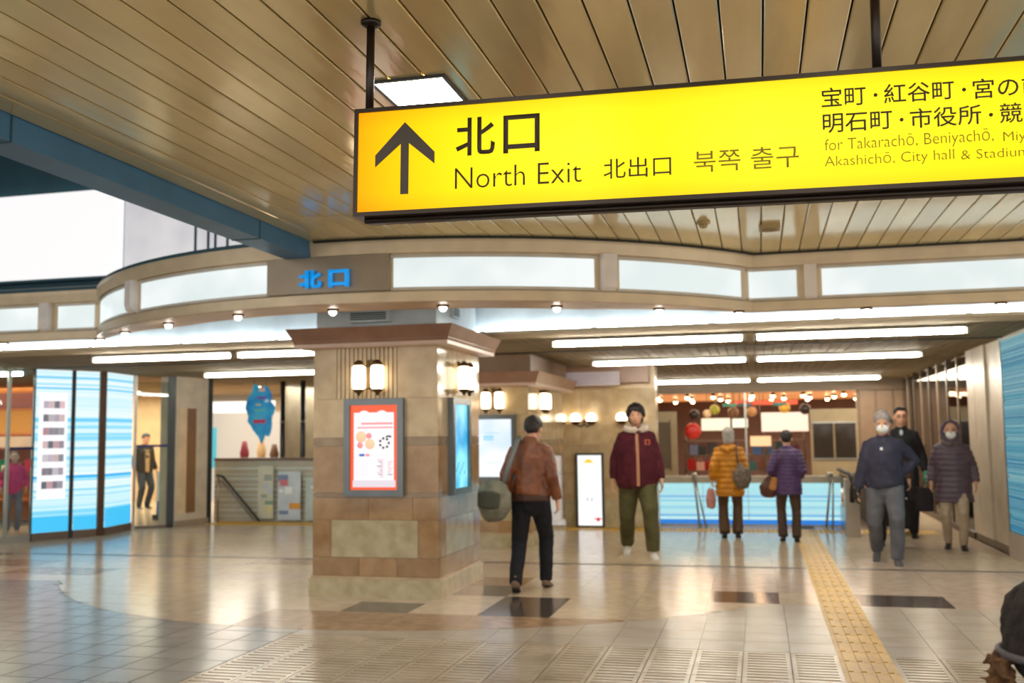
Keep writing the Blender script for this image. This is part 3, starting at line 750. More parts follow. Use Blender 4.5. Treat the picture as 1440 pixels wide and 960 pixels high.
for i in range(5):
    t = lathe('stud', [(.015, -.055), (.015, -.04)], STEEL, sp, c=(0, 1.0, .5+i*.45), n=10, ax='X')
cp = thing('cream_wall_cladding', 'cream enamel wall cladding between the striped panel and the brown glazing', 'cladding', (2.9, 14.25, 0))
for a, b in ((-1.14, -.30), (-.28, .38), (.40, .86)): box('panel', -.02 if a < -.5 else -.05, .1, a, b, .10, 2.6, CREAM, cp, .004)
box('skirting', -.03, .1, -1.14, .86, 0, .10, mat('brown_skirting', (122, 104, 84), .4), cp)
gz = thing('brown_glazed_partition', 'dark brown framed glass partition along the right of the passage', 'partition', (2.9, 18.6, 0))
WOOD = mat('dark_brown_frame', (84, 66, 50), .4)
WARM = mat('warm_wall_behind_glass', (176, 146, 108), .5)
box('back_panel', .06, .09, -3.4, 3.4, 0, 2.6, WARM, gz)
gl = glass_mat('shop_glass')
for i in range(8):
    y0 = -3.44+i*.86
    box('post', -.012, .06, y0, y0+.07, 0, 2.6, mat('brown_grey_post', (138, 116, 94), .35, .3) if i % 2 else WOOD, gz)
    box('pane', .0, .01, y0+.07, y0+.86, .08, 2.55, gl, gz)
    if i % 2 == 0: box('poster_panel', .03, .05, y0+.16, y0+.7, 1.7, 2.4, mat('beige_notice', (216, 186, 140), .5), gz)
    else: box('poster_panel', .03, .05, y0+.2, y0+.62, .9, 1.6, mat('green_grey_notice', (150, 150, 112), .5), gz)
box('sill', -.05, .06, -3.44, 3.44, 0, .08, WOOD, gz)
# back wall on the right, dark doorway strip
wb = struct(box('wall_back', 2.0, 3.0, 22.0, 22.3, 0, 2.6, mat('brown_back_wall', (112, 90, 68), .5)))
for x in (2.05, 2.4, 2.75): box('panel', x, x+.3, 21.97, 22, .05, 2.5, mat('brown_back_panel', (124, 98, 74), .45), wb)

# ---------------------------------------------------------------- striped guard wall round the stairs
gd = thing('striped_guard_wall', 'low backlit guard wall with pale blue stripes behind the two women', 'guard wall', (-.2, 16.75, 0))
box('backlit_face', -1.45, 1.42, -.03, .0, .04, .69, STR_B, gd); box('core', -1.45, 1.42, .0, .12, 0, .69, STEEL, gd)
box('base_strip', -1.45, 1.42, -.035, -.03, .03, .10, glow('guard_blue_strip', (40, 130, 225), .9), gd)
box('top_rail', -1.48, 1.45, -.05, .16, .69, .80, mat('grey_rail_cap', (170, 162, 146), .35), gd, .006)
for i in range(1, 4): box('panel_joint', -1.45+i*.72-.004, -1.45+i*.72+.004, -.034, -.03, .10, .69, STEEL, gd)
def rail_posts(name, label, x, y, lean):
    t = thing(name, label, 'handrail', (x, y, 0))
    tube('post', [(0, 0, 0), (-lean, 0, .82)], .018, STEEL, t); tube('post', [(.10, 0, 0), (-lean+.03, 0, .76)], .014, STEEL, t)
    tube('rail', [(-lean, -.02, .82), (-lean+.0, .5, .84), (-lean, .62, .78)], .022, STEEL, t); ellip('rail_knob', (-lean, -.02, .84), (.035, .035, .035), STEEL, t)
    lathe('foot_plate', [(.05, 0), (.05, .012), (.03, .02)], STEEL, t); return t
rail_posts('stair_handrail', 'chrome handrail post before the striped guard, left of the yellow coat', -.97, 16.3, .08)
rail_posts('stair_handrail', 'chrome handrail post before the striped guard, right of the purple coat', .95, 16.3, -.10)
es = thing('escalator_balustrade', 'grey metal escalator end left of the man in grey jeans', 'escalator', (1.25, 15.1, 0))
box('end_casing', -.09, .10, 0, .3, 0, .82, mat('beige_grey_steel', (168, 158, 144), .35, .5), es, .02)
box('side_casing', -.05, .06, .3, 2.2, 0, .35, STEEL, es, .01)
box('glass_panel', -.005, .01, .3, 2.2, .35, .82, glass_mat('escalator_glass', (215, 228, 228)), es)
tube('handrail', [(.0, -.05, .5), (.0, -.09, .68), (.0, -.03, .84), (.0, .1, .88), (.0, 2.3, .88)], .035, RUBBER, es)
eb = thing('escalator_balustrade', 'dark escalator side behind the man in the long black coat', 'escalator', (1.95, 16.9, 0))
box('side_casing', -.3, .35, 0, 2.5, 0, .62, RUBBER, eb, .02); tube('handrail', [(-.3, -.02, .35), (-.3, -.05, .6), (-.3, .1, .72), (-.3, 2.4, .72)], .03, RUBBER, eb)
cart = thing('black_trolley_bag', 'black wheeled bag standing beside the masked woman', 'bag', (2.02, 15.9, 0))
box('body', -.19, .19, -.1, .1, .06, .50, mat('black_nylon', (36, 36, 40), .6, 0, (50, 50, 56), 8), cart, .04)
for s in (-1, 1): lathe('wheel', [(.035, -.015), (.035, .015)], RUBBER, cart, c=(s*.15, .06, .035), ax='X', n=12)
tube('handle', [(-.08, .08, .48), (-.08, .09, .62), (.08, .09, .62), (.08, .08, .48)], .01, STEEL, cart)

# ---------------------------------------------------------------- right hand shop beyond the stairs
OR_C = glow('orange_ceiling_glow', (226, 150, 90), 1.1, (206, 120, 62), .8)  # lit ceiling: the shop light is put in as its own glow
sf = struct(box('wall_shop_front', -1.75, -2.75, 22.0, 22.12, 0, 1.98, mat('olive_beige_wall', (150, 132, 100), .5)))
box('window_pane', -2.2, -1.9, 21.98, 22.0, .75, 1.75, mat('dim_shop_window', (96, 84, 70), .15), sf); box('window_frame', -2.22, -2.2, 21.97, 22.0, .7, 1.8, WOOD, sf); box('window_frame', -1.9, -1.88, 21.97, 22.0, .7, 1.8, WOOD, sf)
sf2 = struct(box('wall_shop_front_right', 1.05, 2.0, 22.0, 22.12, 0, 1.98, mat('olive_beige_wall', (150, 132, 100), .5)))
for a, b in ((1.1, 1.5), (1.54, 1.95)): box('window_pane', a, b, 21.97, 22.0, .95, 1.68, mat('dark_shop_window', (52, 44, 38), .08), sf2); box('window_frame', a-.02, b+.02, 21.965, 21.985, 1.68, 1.71, STEEL, sf2); box('window_frame', a-.02, b+.02, 21.965, 21.985, .92, .95, STEEL, sf2)
struct(box('wall_shop_back', -2.75, 3.0, 28.0, 28.1, 0, 3.0, mat('dark_shop_wall', (82, 52, 38), .6)))
struct(box('wall_shop_side', -2.75, -2.65, 22.1, 28.0, 0, 3.0, mat('dark_shop_wall', (82, 52, 38), .6)))
struct(box('ceiling_shop', -2.75, 3.0, 22.1, 28.1, 2.38, 2.44, OR_C))
struct(box('trim_5', -2.75, 3.0, 21.9, 22.1, 2.36, 2.6, mat('brown_fascia', (104, 84, 60), .5)))
box_d = thing('shop_mullion', 'thin steel post dividing the lit shop opening between the two women', 'post', (-.28, 22.05, 0)); box('post', -.02, .02, -.02, .02, 0, 2.36, STEEL, box_d)
ORD = ('first', 'second', 'third', 'fourth', 'fifth', 'sixth', 'seventh', 'eighth')
BULB = glow('warm_shop_bulb', (255, 226, 170), 12)
random.seed(11)
cols_w = ['far left', 'left', 'centre left', 'centre', 'centre right', 'right', 'far right']
n = 0
for j in range(3):
    for i in range(8):
        x = -2.2+i*.66+random.uniform(-.15, .15); y = 22.7+j*1.5+random.uniform(-.2, .2)
        t = thing('ceiling_spotlight', 'small warm spotlight on the orange shop ceiling, %s from the left in the %s row' % (ORD[i], ('front', 'middle', 'back')[j]), 'spotlight', (x, y, 2.38), random.uniform(0, 3), 'spotlights of the orange shop ceiling')
        lathe('can', [(.02, 0), (.045, -.01), (.05, -.07)], WOOD, t, n=8)
        ellip('bulb', (0, 0, -.085), (.05, .05, .035), BULB, t, n=8)
def shade(x, y, z, w, h, rgb, label, s=1.3):
    t = thing('lamp_shade', label, 'lamp', (x, y, z))
    bm = bmesh.new(); bx(bm, -w/2, w/2, -.15, .15, 0, h); o = finish('shade', bm, glow('shop_glow_%d_%d_%d' % rgb, rgb, s), t, bevel=h*.38)
    tube('cord', [(0, 0, h), (0, 0, 2.38-z)], .008, BLACK, t, 6)
shade(-.95, 23.0, 1.56, .62, .27, (246, 226, 192), 'white glowing oblong lamp above the shelves left of the post')
shade(.55, 23.0, 1.52, 1.0, .42, (250, 214, 190), 'large pinkish-white glowing oblong lamp above the purple coat')
shade(-.42, 23.2, 1.62, .34, .2, (226, 226, 200), 'small pale lamp beside the steel post of the shop')
shade(.02, 23.1, 1.2, .45, .22, (246, 190, 140), 'peach glowing lamp low between the two women')
# goods on the shop's shelf wall
sh = thing('display_shelf', 'dark shop display shelving seen above the striped guard wall', 'shelf', (-.3, 23.6, 0))
for z in (.35, .62, .98, 1.3): box('shelf_board', -1.4, 1.3, -.2, .2, z, z+.03, WOOD, sh)
for x in (-1.4, -.5, .4, 1.27): box('upright', x, x+.04, -.2, .2, 0, 1.55, WOOD, sh)
GOODS = [(-1.55, .65, 'red', (206, 34, 28)), (-1.35, .65, 'pale pink', (236, 176, 156)), (-1.15, .65, 'crimson', (176, 30, 36)), (-.9, .65, 'black', (24, 20, 22)), (-.62, .65, 'blue grey', (88, 104, 130)), (-.2, .65, 'teal', (40, 96, 96)), (.05, .65, 'brown', (120, 64, 36)), (.3, .65, 'orange', (214, 110, 50)), (.6, .65, 'rust', (150, 70, 44)), (.82, .65, 'navy', (34, 50, 92)),
         (-1.5, 1.01, 'slate blue', (112, 122, 150)), (-1.3, 1.01, 'jet black', (18, 16, 18)), (-1.08, 1.01, 'charcoal', (48, 44, 46)), (-.7, 1.01, 'dark green', (34, 66, 48)), (-.05, 1.01, 'sky blue', (72, 120, 190)), (.2, 1.01, 'steel blue', (66, 98, 132)), (.45, 1.01, 'dark teal', (26, 72, 78)), (.75, 1.01, 'plum', (92, 40, 66))]
for i, (x, z, nm, rgb) in enumerate(GOODS):
    lab = '%s shop bag on the %s shelf of the lit shop' % (nm, 'lower' if z < .9 else 'upper')
    t = thing('display_bag', lab, 'bag', (x, 23.58, z), random.uniform(-.3, .3), 'bags on the display shelves')
    h = random.uniform(.18, .28); w = random.uniform(.08, .11)
    box('body', -w, w, -.05, .05, 0, h, mat('goods_'+nm.replace(' ', '_'), rgb, .5), t, .02)
    tube('handle', [(-w*.5, 0, h), (-w*.4, 0, h+.07), (w*.4, 0, h+.07), (w*.5, 0, h)], .008, mat('goods_'+nm.replace(' ', '_'), rgb, .5), t, 6)
for x, z, r, nm, rgb in ((-1.42, 1.55, .18, 'red', (196, 40, 30)), (-1.4, 1.92, .11, 'black', (26, 24, 24)), (-.95, 2.02, .11, 'lime green', (176, 178, 60)), (.55, 2.04, .12, 'gold', (226, 178, 60)), (.98, 2.0, .12, 'dark brown', (40, 30, 26)), (-.55, 1.95, .12, 'bronze', (120, 84, 50)), (-.15, 1.96, .11, 'tan', (190, 140, 90)), (-1.12, 1.93, .09, 'cream', (236, 210, 170))):
    t = thing('hanging_ornament', '%s round ornament hanging under the orange shop ceiling' % nm, 'ornament', (x, 22.3 if nm == 'red' else 22.65, z))
    ellip('ball', (0, 0, 0), (r, r*.6, r), mat('ornament_'+nm.replace(' ', '_'), rgb, .4), t); tube('cord', [(0, 0, r), (0, 0, 2.38-z)], .006, BLACK, t, 6)
for x, nm, rgb in ((-.62, 'teal green', (70, 160, 130)), (.45, 'greenish blue', (50, 130, 130)), (-.3, 'grey blue', (70, 90, 110))):
    t = thing('hanging_sign_panel', '%s small hanging panel under the orange shop ceiling' % nm, 'sign', (x, 22.6, 2.08)); box('board', -.15, .15, -.01, .01, 0, .07, mat('panel_'+nm.replace(' ', '_'), rgb, .5), t)
    tube('cord', [(-.1, 0, .07), (-.1, 0, .30)], .005, BLACK, t, 6); tube('cord', [(.1, 0, .07), (.1, 0, .30)], .005, BLACK, t, 6)
t = thing('striped_banner', 'dull red banner strip under the orange shop ceiling', 'banner', (.1, 23.2, 2.12)); box('cloth', -.75, .75, -.01, .01, 0, .1, mat('dull_red_cloth', (150, 56, 36), .7), t); tube('cord', [(0, 0, .1), (0, 0, .26)], .005, BLACK, t, 6)

# ---------------------------------------------------------------- left shop front
A_, B_, C_, D_, E_, F_ = [at_z(*q) for q in ((0,765),(93,757),(140,753),(185,744),(245,741),(292,735))]
def on_line(px, P, Q):
    """plan point of the line P-Q seen in pixel column px at eye level"""
    r = ray(px, 620); a = Vector((r.x, r.y)); p = Vector((P.x, P.y)); d = Vector((Q.x-P.x, Q.y-P.y))
    den = a.x*d.y-a.y*d.x; t = (p.x*d.y-p.y*d.x)/den; return a*t
lp = thing('striped_light_column', 'glowing light column with pale blue stripes at the corner of the left shop front', 'light column', (0, 0, 0))
l1 = thing('striped_light_panel', 'leftmost pale blue striped light panel carrying a column of small photos', 'light panel', (0, 0, 0))
STONEB = mat('dark_base_stone', (120, 104, 92), .35)
def lpanel(t, pa, pb, P, Q, z0=.12, z1=2.6, m=STR_L):
    a, b = on_line(pa, P, Q), on_line(pb, P, Q)
    seg('backlit_face', a, b, z0, z1, .05, m, t); seg('stone_base', a, b, 0, z0, .08, STONEB, t, -.02); return a, b
a, b = lpanel(l1, 48, 99, A_, C_)
PB_ = glow('deep_cyan_print', (70, 195, 246), 1.0)
seg('lower_print', a, b, .125, .36, .004, PB_, l1, -.006)
seg('frame', a-(b-a)*.03, a, .0, 2.6, .07, DSTEEL, l1, -.01); seg('frame', b, b+(b-a)*.02, .0, 2.6, .07, DSTEEL, l1, -.01)
d = (b-a).normalized(); nn = Vector((d.y, -d.x)); 
seg('white_print', a+d*.06, b-d*.06, .62, 2.25, .004, glow('white_photo_board', (252, 250, 255), 1.1), l1, -.006)
pcs = [(196, 186, 200), (150, 140, 150), (216, 190, 190), (130, 128, 136), (110, 114, 124), (190, 184, 190), (200, 160, 166)]
L_ = (b-a).length
random.seed(5)
for i in range(7):
    zt = 2.12-i*.205
    for k in range(4):
        s0 = .22+.15*k; c_ = pcs[(i*3+k*2) % 7]; j = random.uniform(-18, 18)
        seg('photo_print', a+d*(L_*s0), a+d*(L_*(s0+.145)), zt-.115, zt, .003, glow('photo_%d_%d' % (i, k), tuple(min(250, max(30, v+j*(k-1))) for v in c_), .9), l1, -.010)
a2, b2 = lpanel(lp, 106, 138, A_, C_); seg('lower_print', a2, b2, .125, .33, .004, PB_, lp, -.006); c1, d1 = on_line(139, A_, C_), on_line(148, A_, C_)
seg('brown_post', c1, d1, 0, 2.6, .09, mat('brown_post', (98, 74, 58), .4, .3), lp, -.02)
e1, f1 = lpanel(lp, 150, 186, Vector((d1.x, d1.y, 0)), D_)
seg('lower_print', e1, f1, .125, .42, .004, PB_, lp, -.006)
seg('dark_post', on_line(100.5, A_, C_), on_line(105, A_, C_), 0, 2.6, .07, DSTEEL, lp)
# shop window left of panel, with a white-sleeved display inside
w1 = struct(seg('window_1', on_line(-60, A_, C_), on_line(47, A_, C_), 0, .10, .1, STEEL))
dAC = Vector((C_.x-A_.x, C_.y-A_.y)).normalized()
seg('pane', on_line(-60, A_, C_), on_line(46, A_, C_), .1, 2.6, .01, gl, w1, .02)
for q in (10, -40): seg('window_post', on_line(q, A_, C_), on_line(q+4, A_, C_), .1, 2.6, .06, STEEL, w1)
seg('blind_strip', on_line(13, A_, C_), on_line(47, A_, C_), 1.38, 1.42, .004, mat('navy_strip', (44, 40, 110), .5), w1, .012)
# orange shop interior
struct(box('wall_left_shop', -17.0, -12.35, 16.6, 16.7, 0, 2.6, mat('orange_shop_wall', (214, 120, 44), .6)))
def prop(name, label, cat, x, y, z=0, rz=0): return thing(name, label, cat, (x, y, z), rz)
t = prop('shop_shelf_unit', 'brown and orange shelf unit inside the far left shop window', 'shelf', -13.9, 16.3)
box('side_panel', -.9, -.86, -.2, .2, 0, 2.2, WOOD, t); box('side_panel', .86, .9, -.2, .2, 0, 2.2, WOOD, t)
for z in (.4, .9, 1.35, 1.62, 2.1): box('shelf_board', -.86, .86, -.2, .2, z, z+.04, mat('orange_board', (190, 96, 40), .5), t)
box('header', -.86, .86, -.22, -.18, 2.14, 2.42, mat('maroon_header', (116, 44, 26), .5), t)
box('lit_panel', -.86, .86, .1, .14, 1.66, 2.1, glow('orange_lit_panel', (250, 150, 40), .95), t)
box('label_board', -.86, .86, -.23, -.2, 1.39, 1.6, mat('beige_board', (222, 180, 150), .5), t)
for i, (nm, rgb) in enumerate((('red', (200, 30, 50)), ('orange', (240, 130, 40)), ('green', (40, 150, 90)), ('cream', (240, 220, 180)), ('brown', (130, 70, 40)), ('crimson', (180, 20, 40)))):
    q = prop('folded_garment', '%s folded garment on the shelf of the far left shop' % nm, 'clothes', -14.55+.25*i, 16.15, .94); q['group'] = 'folded garments in the far left shop'
    box('cloth', -.1, .1, -.1, .1, 0, .12+.05*(i % 3), mat('garment_'+nm, rgb, .8), q, .03)
# glass door between the striped column and the cream pillar
dg = struct(seg('door_1', on_line(188, D_, E_), on_line(192, D_, E_), 0, 2.6, .05, STEEL))
seg('door_pane', on_line(192, D_, E_), on_line(236, D_, E_), .05, 2.5, .01, gl, dg, .02)
seg('door_rail', on_line(192, D_, E_), on_line(246, D_, E_), 0, .05, .06, STONEB, dg); seg('door_jamb', on_line(236, D_, E_), on_line(246, D_, E_), 0, 2.6, .08, DSTEEL, dg)
seg('blind_strip', on_line(192, D_, E_), on_line(236, D_, E_), 1.38, 1.42, .004, mat('navy_strip', (44, 40, 110), .5), dg, .012)
pl = thing('cream_pillar', 'cream clad pillar with a tall narrow niche, left of the stair opening', 'pillar')
seg('cladding', E_, F_, 0, 2.6, .35, mat('pillar_cream', (226, 214, 194), .35), pl)
seg('niche_pale', on_line(251, E_, F_), on_line(262, E_, F_), .22, 2.05, .01, mat('niche_cream', (240, 214, 176), .3), pl, -.012)  # pale cream strip of the niche, plain colour
seg('niche_wood', on_line(262, E_, F_), on_line(275, E_, F_), .22, 2.05, .01, mat('niche_wood', (150, 110, 72), .3), pl, -.012)
seg('base_plate', E_, F_, 0, .1, .02, mat('pillar_base', (176, 160, 140), .4), pl, -.02)
F2 = on_line(292, E_, F_); seg('edge_post', F2, on_line(298, E_, F_), 0, 2.6, .1, DSTEEL, pl, -.01)
# beige room behind the glass door
struct(box('wall_left_room', -18, -13.2, 22.0, 22.1, 0, 2.6, mat('beige_room_wall', (222, 186, 140), .6)))
struct(seg('wall_left_room_side', (-10.15, 16.4), (-13.3, 22.0), 0, 2.6, .1, mat('beige_room_wall', (222, 186, 140), .6)))
t = prop('exit_pictogram_box', 'small green emergency exit box inside the glass door', 'sign', -11.75, 18.2, 2.12); tube('hanger_rod', [(0, 0, .16), (0, 0, .48)], .008, STEEL, t, 6); box('housing', -.03, .0, -.17, .17, 0, .16, STEEL, t); box('backlit_face', -.04, -.03, -.15, .15, .02, .14, glow('exit_green', (60, 210, 140), 1.1), t)
t = prop('floor_sign', 'white and blue floor standing sign inside the glass door', 'sign', -11.0, 16.9); box('board', -.14, .14, -.02, .02, .1, .9, mat('white_board', (228, 236, 240), .4), t, .005); box('print', -.12, .12, -.025, -.02, .1, .35, mat('blue_print', (60, 120, 190), .4), t); box('foot', -.15, .15, -.12, .12, 0, .1, DSTEEL, t, .01)
for i in range(6):
    t = thing('ceiling_spotlight', 'downlight behind the glass door, %s from the left in the %s row' % (ORD[i % 3], ('front', 'back')[i//3]), 'spotlight', (-14.6+.7*(i % 3)+.3*(i//3), 18.2+1.6*(i//3), 2.6), 0, 'downlights behind the glass door')
    lathe('ring', [(.08, 0), (.08, -.01), (.07, -.015)], STEEL, t, n=12); ellip('bulb', (0, 0, -.01), (.065, .065, .02), glow('white_shop_bulb', (255, 244, 220), 14), t, n=8)
# stair opening: guard, handrail, glass notices
sg = thing('stair_guard_wall', 'grey striped guard wall of the left stairs with a brown cap', 'guard wall', (-8.6, 16.85, 0))
box('panel', -1.3, 2.2, 0, .1, 0, 1.1, mat('grey_green_stone', (176, 172, 154), .3, 0, (164, 160, 142), 3), sg)
for i in range(10): box('stripe', -1.3, 2.2, -.006, 0, .08+i*.095, .10+i*.095+.02*(i % 2), mat('pale_stripe', (196, 204, 198), .3), sg)
box('cap', -1.3, 2.2, -.03, .14, 1.1, 1.15, mat('brown_cap', (116, 92, 76), .4), sg)
hr = thing('stair_handrail', 'double steel handrail sloping down before the grey guard wall', 'handrail', (0, 16.62, 0))
tube('rail', [(-9.72, 0, .84), (-9.6, 0, .82), (-8.85, 0, .02)], .022, DSTEEL, hr); tube('rail', [(-9.72, .1, .72), (-9.68, .1, .74), (-9.0, .1, .02)], .018, STEEL, hr); tube('post', [(-9.7, .02, .86), (-9.7, .02, .0)], .02, STEEL, hr)
def notice(label, x0, x1, z0, z1, cols):
    t = thing('glass_notice', label, 'notice', ((x0+x1)/2, 16.75, 0)); h = (x1-x0)/2
    box('sheet', -h, h, -.01, .0, z0, z1, mat('notice_'+cols[0], cols[1], .3), t)
    random.seed(len(label))
    for i in range(6):
        a = random.uniform(-h, h*.3); z = z0+(z1-z0)*random.uniform(.08, .8); c = cols[2+i % (len(cols)-2)]
        box('print', a, min(h, a+random.uniform(.08, .25)), -.014-.001*i, -.01, z, min(z1, z+random.uniform(.05, .14)), mat('ink_%d_%d_%d' % c, c, .4), t)
notice('narrow cream and green notice on the left stair guard', -8.95, -8.64, .05, 1.0, ['cream', (206, 206, 186), (160, 170, 160), (190, 200, 205), (216, 208, 150), (130, 160, 140)])
notice('white and blue notice with curved shapes on the left stair guard', -8.55, -8.1, .03, .9, ['blue', (200, 212, 222), (240, 246, 250), (120, 140, 176), (226, 160, 60), (214, 120, 130)])
notice('white and lilac notice at the foot of the first column edge', -8.0, -7.3, .03, .78, ['lilac', (190, 206, 204), (236, 242, 246), (180, 120, 150), (120, 160, 170), (160, 150, 190)])
# far shop behind the stairs
struct(box('wall_far_left', -12.35, -6.0, 24.0, 24.1, 0, 2.6, mat('far_cream_wall', (214, 190, 152), .6)))
struct(box('wall_far_right', -9.4, -9.3, 18.6, 23.9, 0, 2.6, mat('grey_green_curtain_wall', (176, 164, 136), .5)))
t = prop('curved_display_wall', 'round cornered white display wall inside the far shop', 'display wall', -12.0, 22.5); box('wall', -1.3, 1.6, -.05, .05, 0, 2.15, glow('white_wall_glow', (226, 216, 200), .75), t, .1)  # wall brightness put in as emission
t = prop('teal_poster_stand', 'teal and white poster stand at the left end of the far shop', 'poster', -11.35, 19.0); box('board', -.22, .22, -.01, .01, .9, 1.75, glow('teal_stand', (90, 200, 215), .85), t); box('pole', -.02, .02, -.01, .03, 0, .9, STEEL, t)
for x, nm, rgb, h in ((-10.75, 'dark red', (120, 30, 50), .42), (-10.35, 'beige', (206, 176, 130), .5), (-10.05, 'brown', (96, 66, 44), .35), (-9.8, 'dark green', (60, 56, 36), .72)):
    t = prop('display_figure', '%s display ornament standing in the far shop window' % nm, 'ornament', x, 19.5, 0); lathe('stand', [(.1, 0), (.1, .03), (.03, .06), (.03, 1.0), (.1, 1.03)], WOOD, t, n=12)
    lathe('ornament', [(.04, 1.03), (.08, 1.06), (.10, 1.03+h*.4), (.07, 1.03+h*.7), (.05, 1.03+h)], mat('figure_'+nm.replace(' ', '_'), rgb, .6), t, n=12)
for i in range(7):
    t = thing('ceiling_spotlight', 'white round downlight in the far shop behind the stairs, %s from the left' % ORD[i], 'spotlight', (-12.0+.45*i, 19.0+(i*7 % 4)*.9, 2.6), 0, 'downlights of the far shop behind the stairs')
    lathe('ring', [(.08, 0), (.08, -.01), (.07, -.015)], STEEL, t, n=12); ellip('bulb', (0, 0, -.01), (.07, .07, .02), glow('white_shop_bulb', (255, 244, 220), 14), t, n=8)
for i in range(3):
    x = -8.9+.42*i; t = prop('steel_pipe', '%s vertical dark pipe beside the first column over the stairs' % ('left', 'middle', 'right')[i], 'pipe', x, 17.6); lathe('pipe', [(.05, 0), (.05, 2.6)], DSTEEL, t, n=12)
    for z in (.6, 1.8): lathe('clamp', [(.058, z), (.058, z+.04)], STEEL, t, n=12)
# blue hanging banner cut in a wavy outline
t = thing('hanging_banner', 'blue wavy-edged hanging banner over the left stairs', 'banner', (-8.85, 16.6, 1.44))
out = []
for i in range(40):
    a = 2*pi*i/40; r = 1+.10*sin(7*a+.6)+.05*sin(11*a); x = .27*r*cos(a); z = .53+.5*r*sin(a)
    if z > .75: x *= 1.12
    if z < .35: x = x*.8+.05
    out.append((x, z))
bm = bmesh.new(); fa = [bm.verts.new((x, -.01, z)) for x, z in out]; fb = [bm.verts.new((x, .01, z)) for x, z in out]
bm.faces.new(fa); bm.faces.new(fb[::-1])
for i in range(40): bm.faces.new((fa[i], fb[i], fb[(i+1)%40], fa[(i+1)%40]))
bmesh.ops.recalc_face_normals(bm, faces=bm.faces)
finish('cloth', bm, mat('banner_blue', (14, 130, 215), .6, 0, (60, 185, 230), 3), t)
tube('cord', [(-.12, 0, 1.0), (-.12, 0, 1.14)], .005, BLACK, t, 6); tube('cord', [(.12, 0, 1.0), (.12, 0, 1.14)], .005, BLACK, t, 6)
for (x, z, w, h, c) in ((-.05, .78, .18, .05, (110, 90, 190)), (-.08, .66, .1, .035, (190, 200, 170)), (-.1, .56, .2, .04, (100, 190, 190)), (-.12, .34, .24, .07, (200, 60, 100)), (.1, .72, .08, .05, (180, 220, 240)), (-.02, .92, .12, .06, (220, 190, 180)), (-.1, .46, .18, .03, (90, 170, 210))): box('print', x, x+w, -.014, -.01, z, z+h, mat('ink_%d_%d_%d' % c, c, .5), t)

# ---------------------------------------------------------------- people
def X3(v): return Vector(v)
def chain(bm, pts, rad, side=None, n=14, flat0=False, flat1=False):
    """closed tube of elliptical rings; rad = (across, deep) per point"""
    pts = [Vector(p) for p in pts]; rr = [(r, r) if not isinstance(r, tuple) else r for r in rad]
    side = Vector(side) if side is not None else Vector((1, 0, 0))
    P_, R_, D_ = [], [], []
    for i, p in enumerate(pts):
        d = (pts[min(i+1, len(pts)-1)]-pts[max(i-1, 0)]).normalized(); D_.append(d)
    seq = []
    if not flat0:
        for k in (.98, .8, .45): seq.append((pts[0]-D_[0]*min(rr[0])*k, rr[0], sqrt(max(0, 1-k*k)), D_[0]))
    for p, r, d in zip(pts, rr, D_): seq.append((p, r, 1.0, d))
    if not flat1:
        for k in (.45, .8, .98): seq.append((pts[-1]+D_[-1]*min(rr[-1])*k, rr[-1], sqrt(max(0, 1-k*k)), D_[-1]))
    rings = []
    for p, r, s, d in seq:
        u = side-d*side.dot(d)
        if u.length < .05: u = Vector((0, 1, 0))-d*d.y
        u.normalize(); v = d.cross(u)
        rings.append([bm.verts.new(p+u*r[0]*s*cos(2*pi*k/n)+v*r[1]*s*sin(2*pi*k/n)) for k in range(n)])
    for a, b in zip(rings, rings[1:]):
        for i in range(n): bm.faces.new((a[i], a[(i+1)%n], b[(i+1)%n], b[i]))
    bm.faces.new(rings[0][::-1]); bm.faces.new(rings[-1])
def ball(bm, c, r, M=None):
    m4 = Matrix.Translation(c) @ (M.to_4x4() if M else Matrix()) @ Matrix.Diagonal((r[0], r[1], r[2], 1))
    bmesh.ops.create_uvsphere(bm, u_segments=16, v_segments=12, radius=1, matrix=m4)
def fuse(name, bm, m, parent, voxel=.011, smooth=4, deci=None, disp=None):
    bmesh.ops.recalc_face_normals(bm, faces=bm.faces)
    me = bpy.data.meshes.new('tmp'); bm.to_mesh(me); bm.free()
    o = bpy.data.objects.new('tmp', me); C.objects.link(o)
    r = o.modifiers.new('r', 'REMESH'); r.mode = 'VOXEL'; r.voxel_size = voxel
    if smooth: s = o.modifiers.new('s', 'SMOOTH'); s.factor = .5; s.iterations = smooth
    if deci: d = o.modifiers.new('d', 'DECIMATE'); d.ratio = deci
    dg = bpy.context.evaluated_depsgraph_get(); res = bpy.data.meshes.new_from_object(o.evaluated_get(dg))
    bpy.data.objects.remove(o); bpy.data.meshes.remove(me)
    if disp:
        res.update(); nv = [v.normal.copy() for v in res.vertices]
        for v, n_ in zip(res.vertices, nv): v.co += n_*disp(v.co)
    res.name = name; return link(name, res, m, parent, smooth=True)
def folds(amp, sc=9, sx=1.0):
    return lambda co: amp*noise.noise(Vector((co.x*sc*sx, co.y*sc*sx, co.z*sc*.55)))+amp*.5*noise.noise(co*sc*2.3)
def quilt(amp, pitch, base=.003):
    return lambda co: amp*(abs(sin(pi*co.z/pitch))-.5)+base*noise.noise(co*14)
def ik(a, b, l1, l2, hint):
    a, b, hint = Vector(a), Vector(b), Vector(hint)
    d = b-a; L = min(d.length, (l1+l2)*.999); dn = d.normalized(); b = a+dn*L
    x = (l1*l1-l2*l2+L*L)/(2*L); h = sqrt(max(0, l1*l1-x*x)); u = hint-dn*hint.dot(dn)
    return a+dn*x+u.normalized()*h, b
SKIN = mat('skin', (222, 172, 144), .5, 0, (210, 156, 128), 12)
EYE_M = mat('eye_dark', (40, 30, 28), .2); LIP = mat('lips', (186, 110, 100), .5)
HAIRB = mat('black_hair', (26, 22, 22), .45, 0, (38, 32, 30), 60, bump=.5, bscale=90)
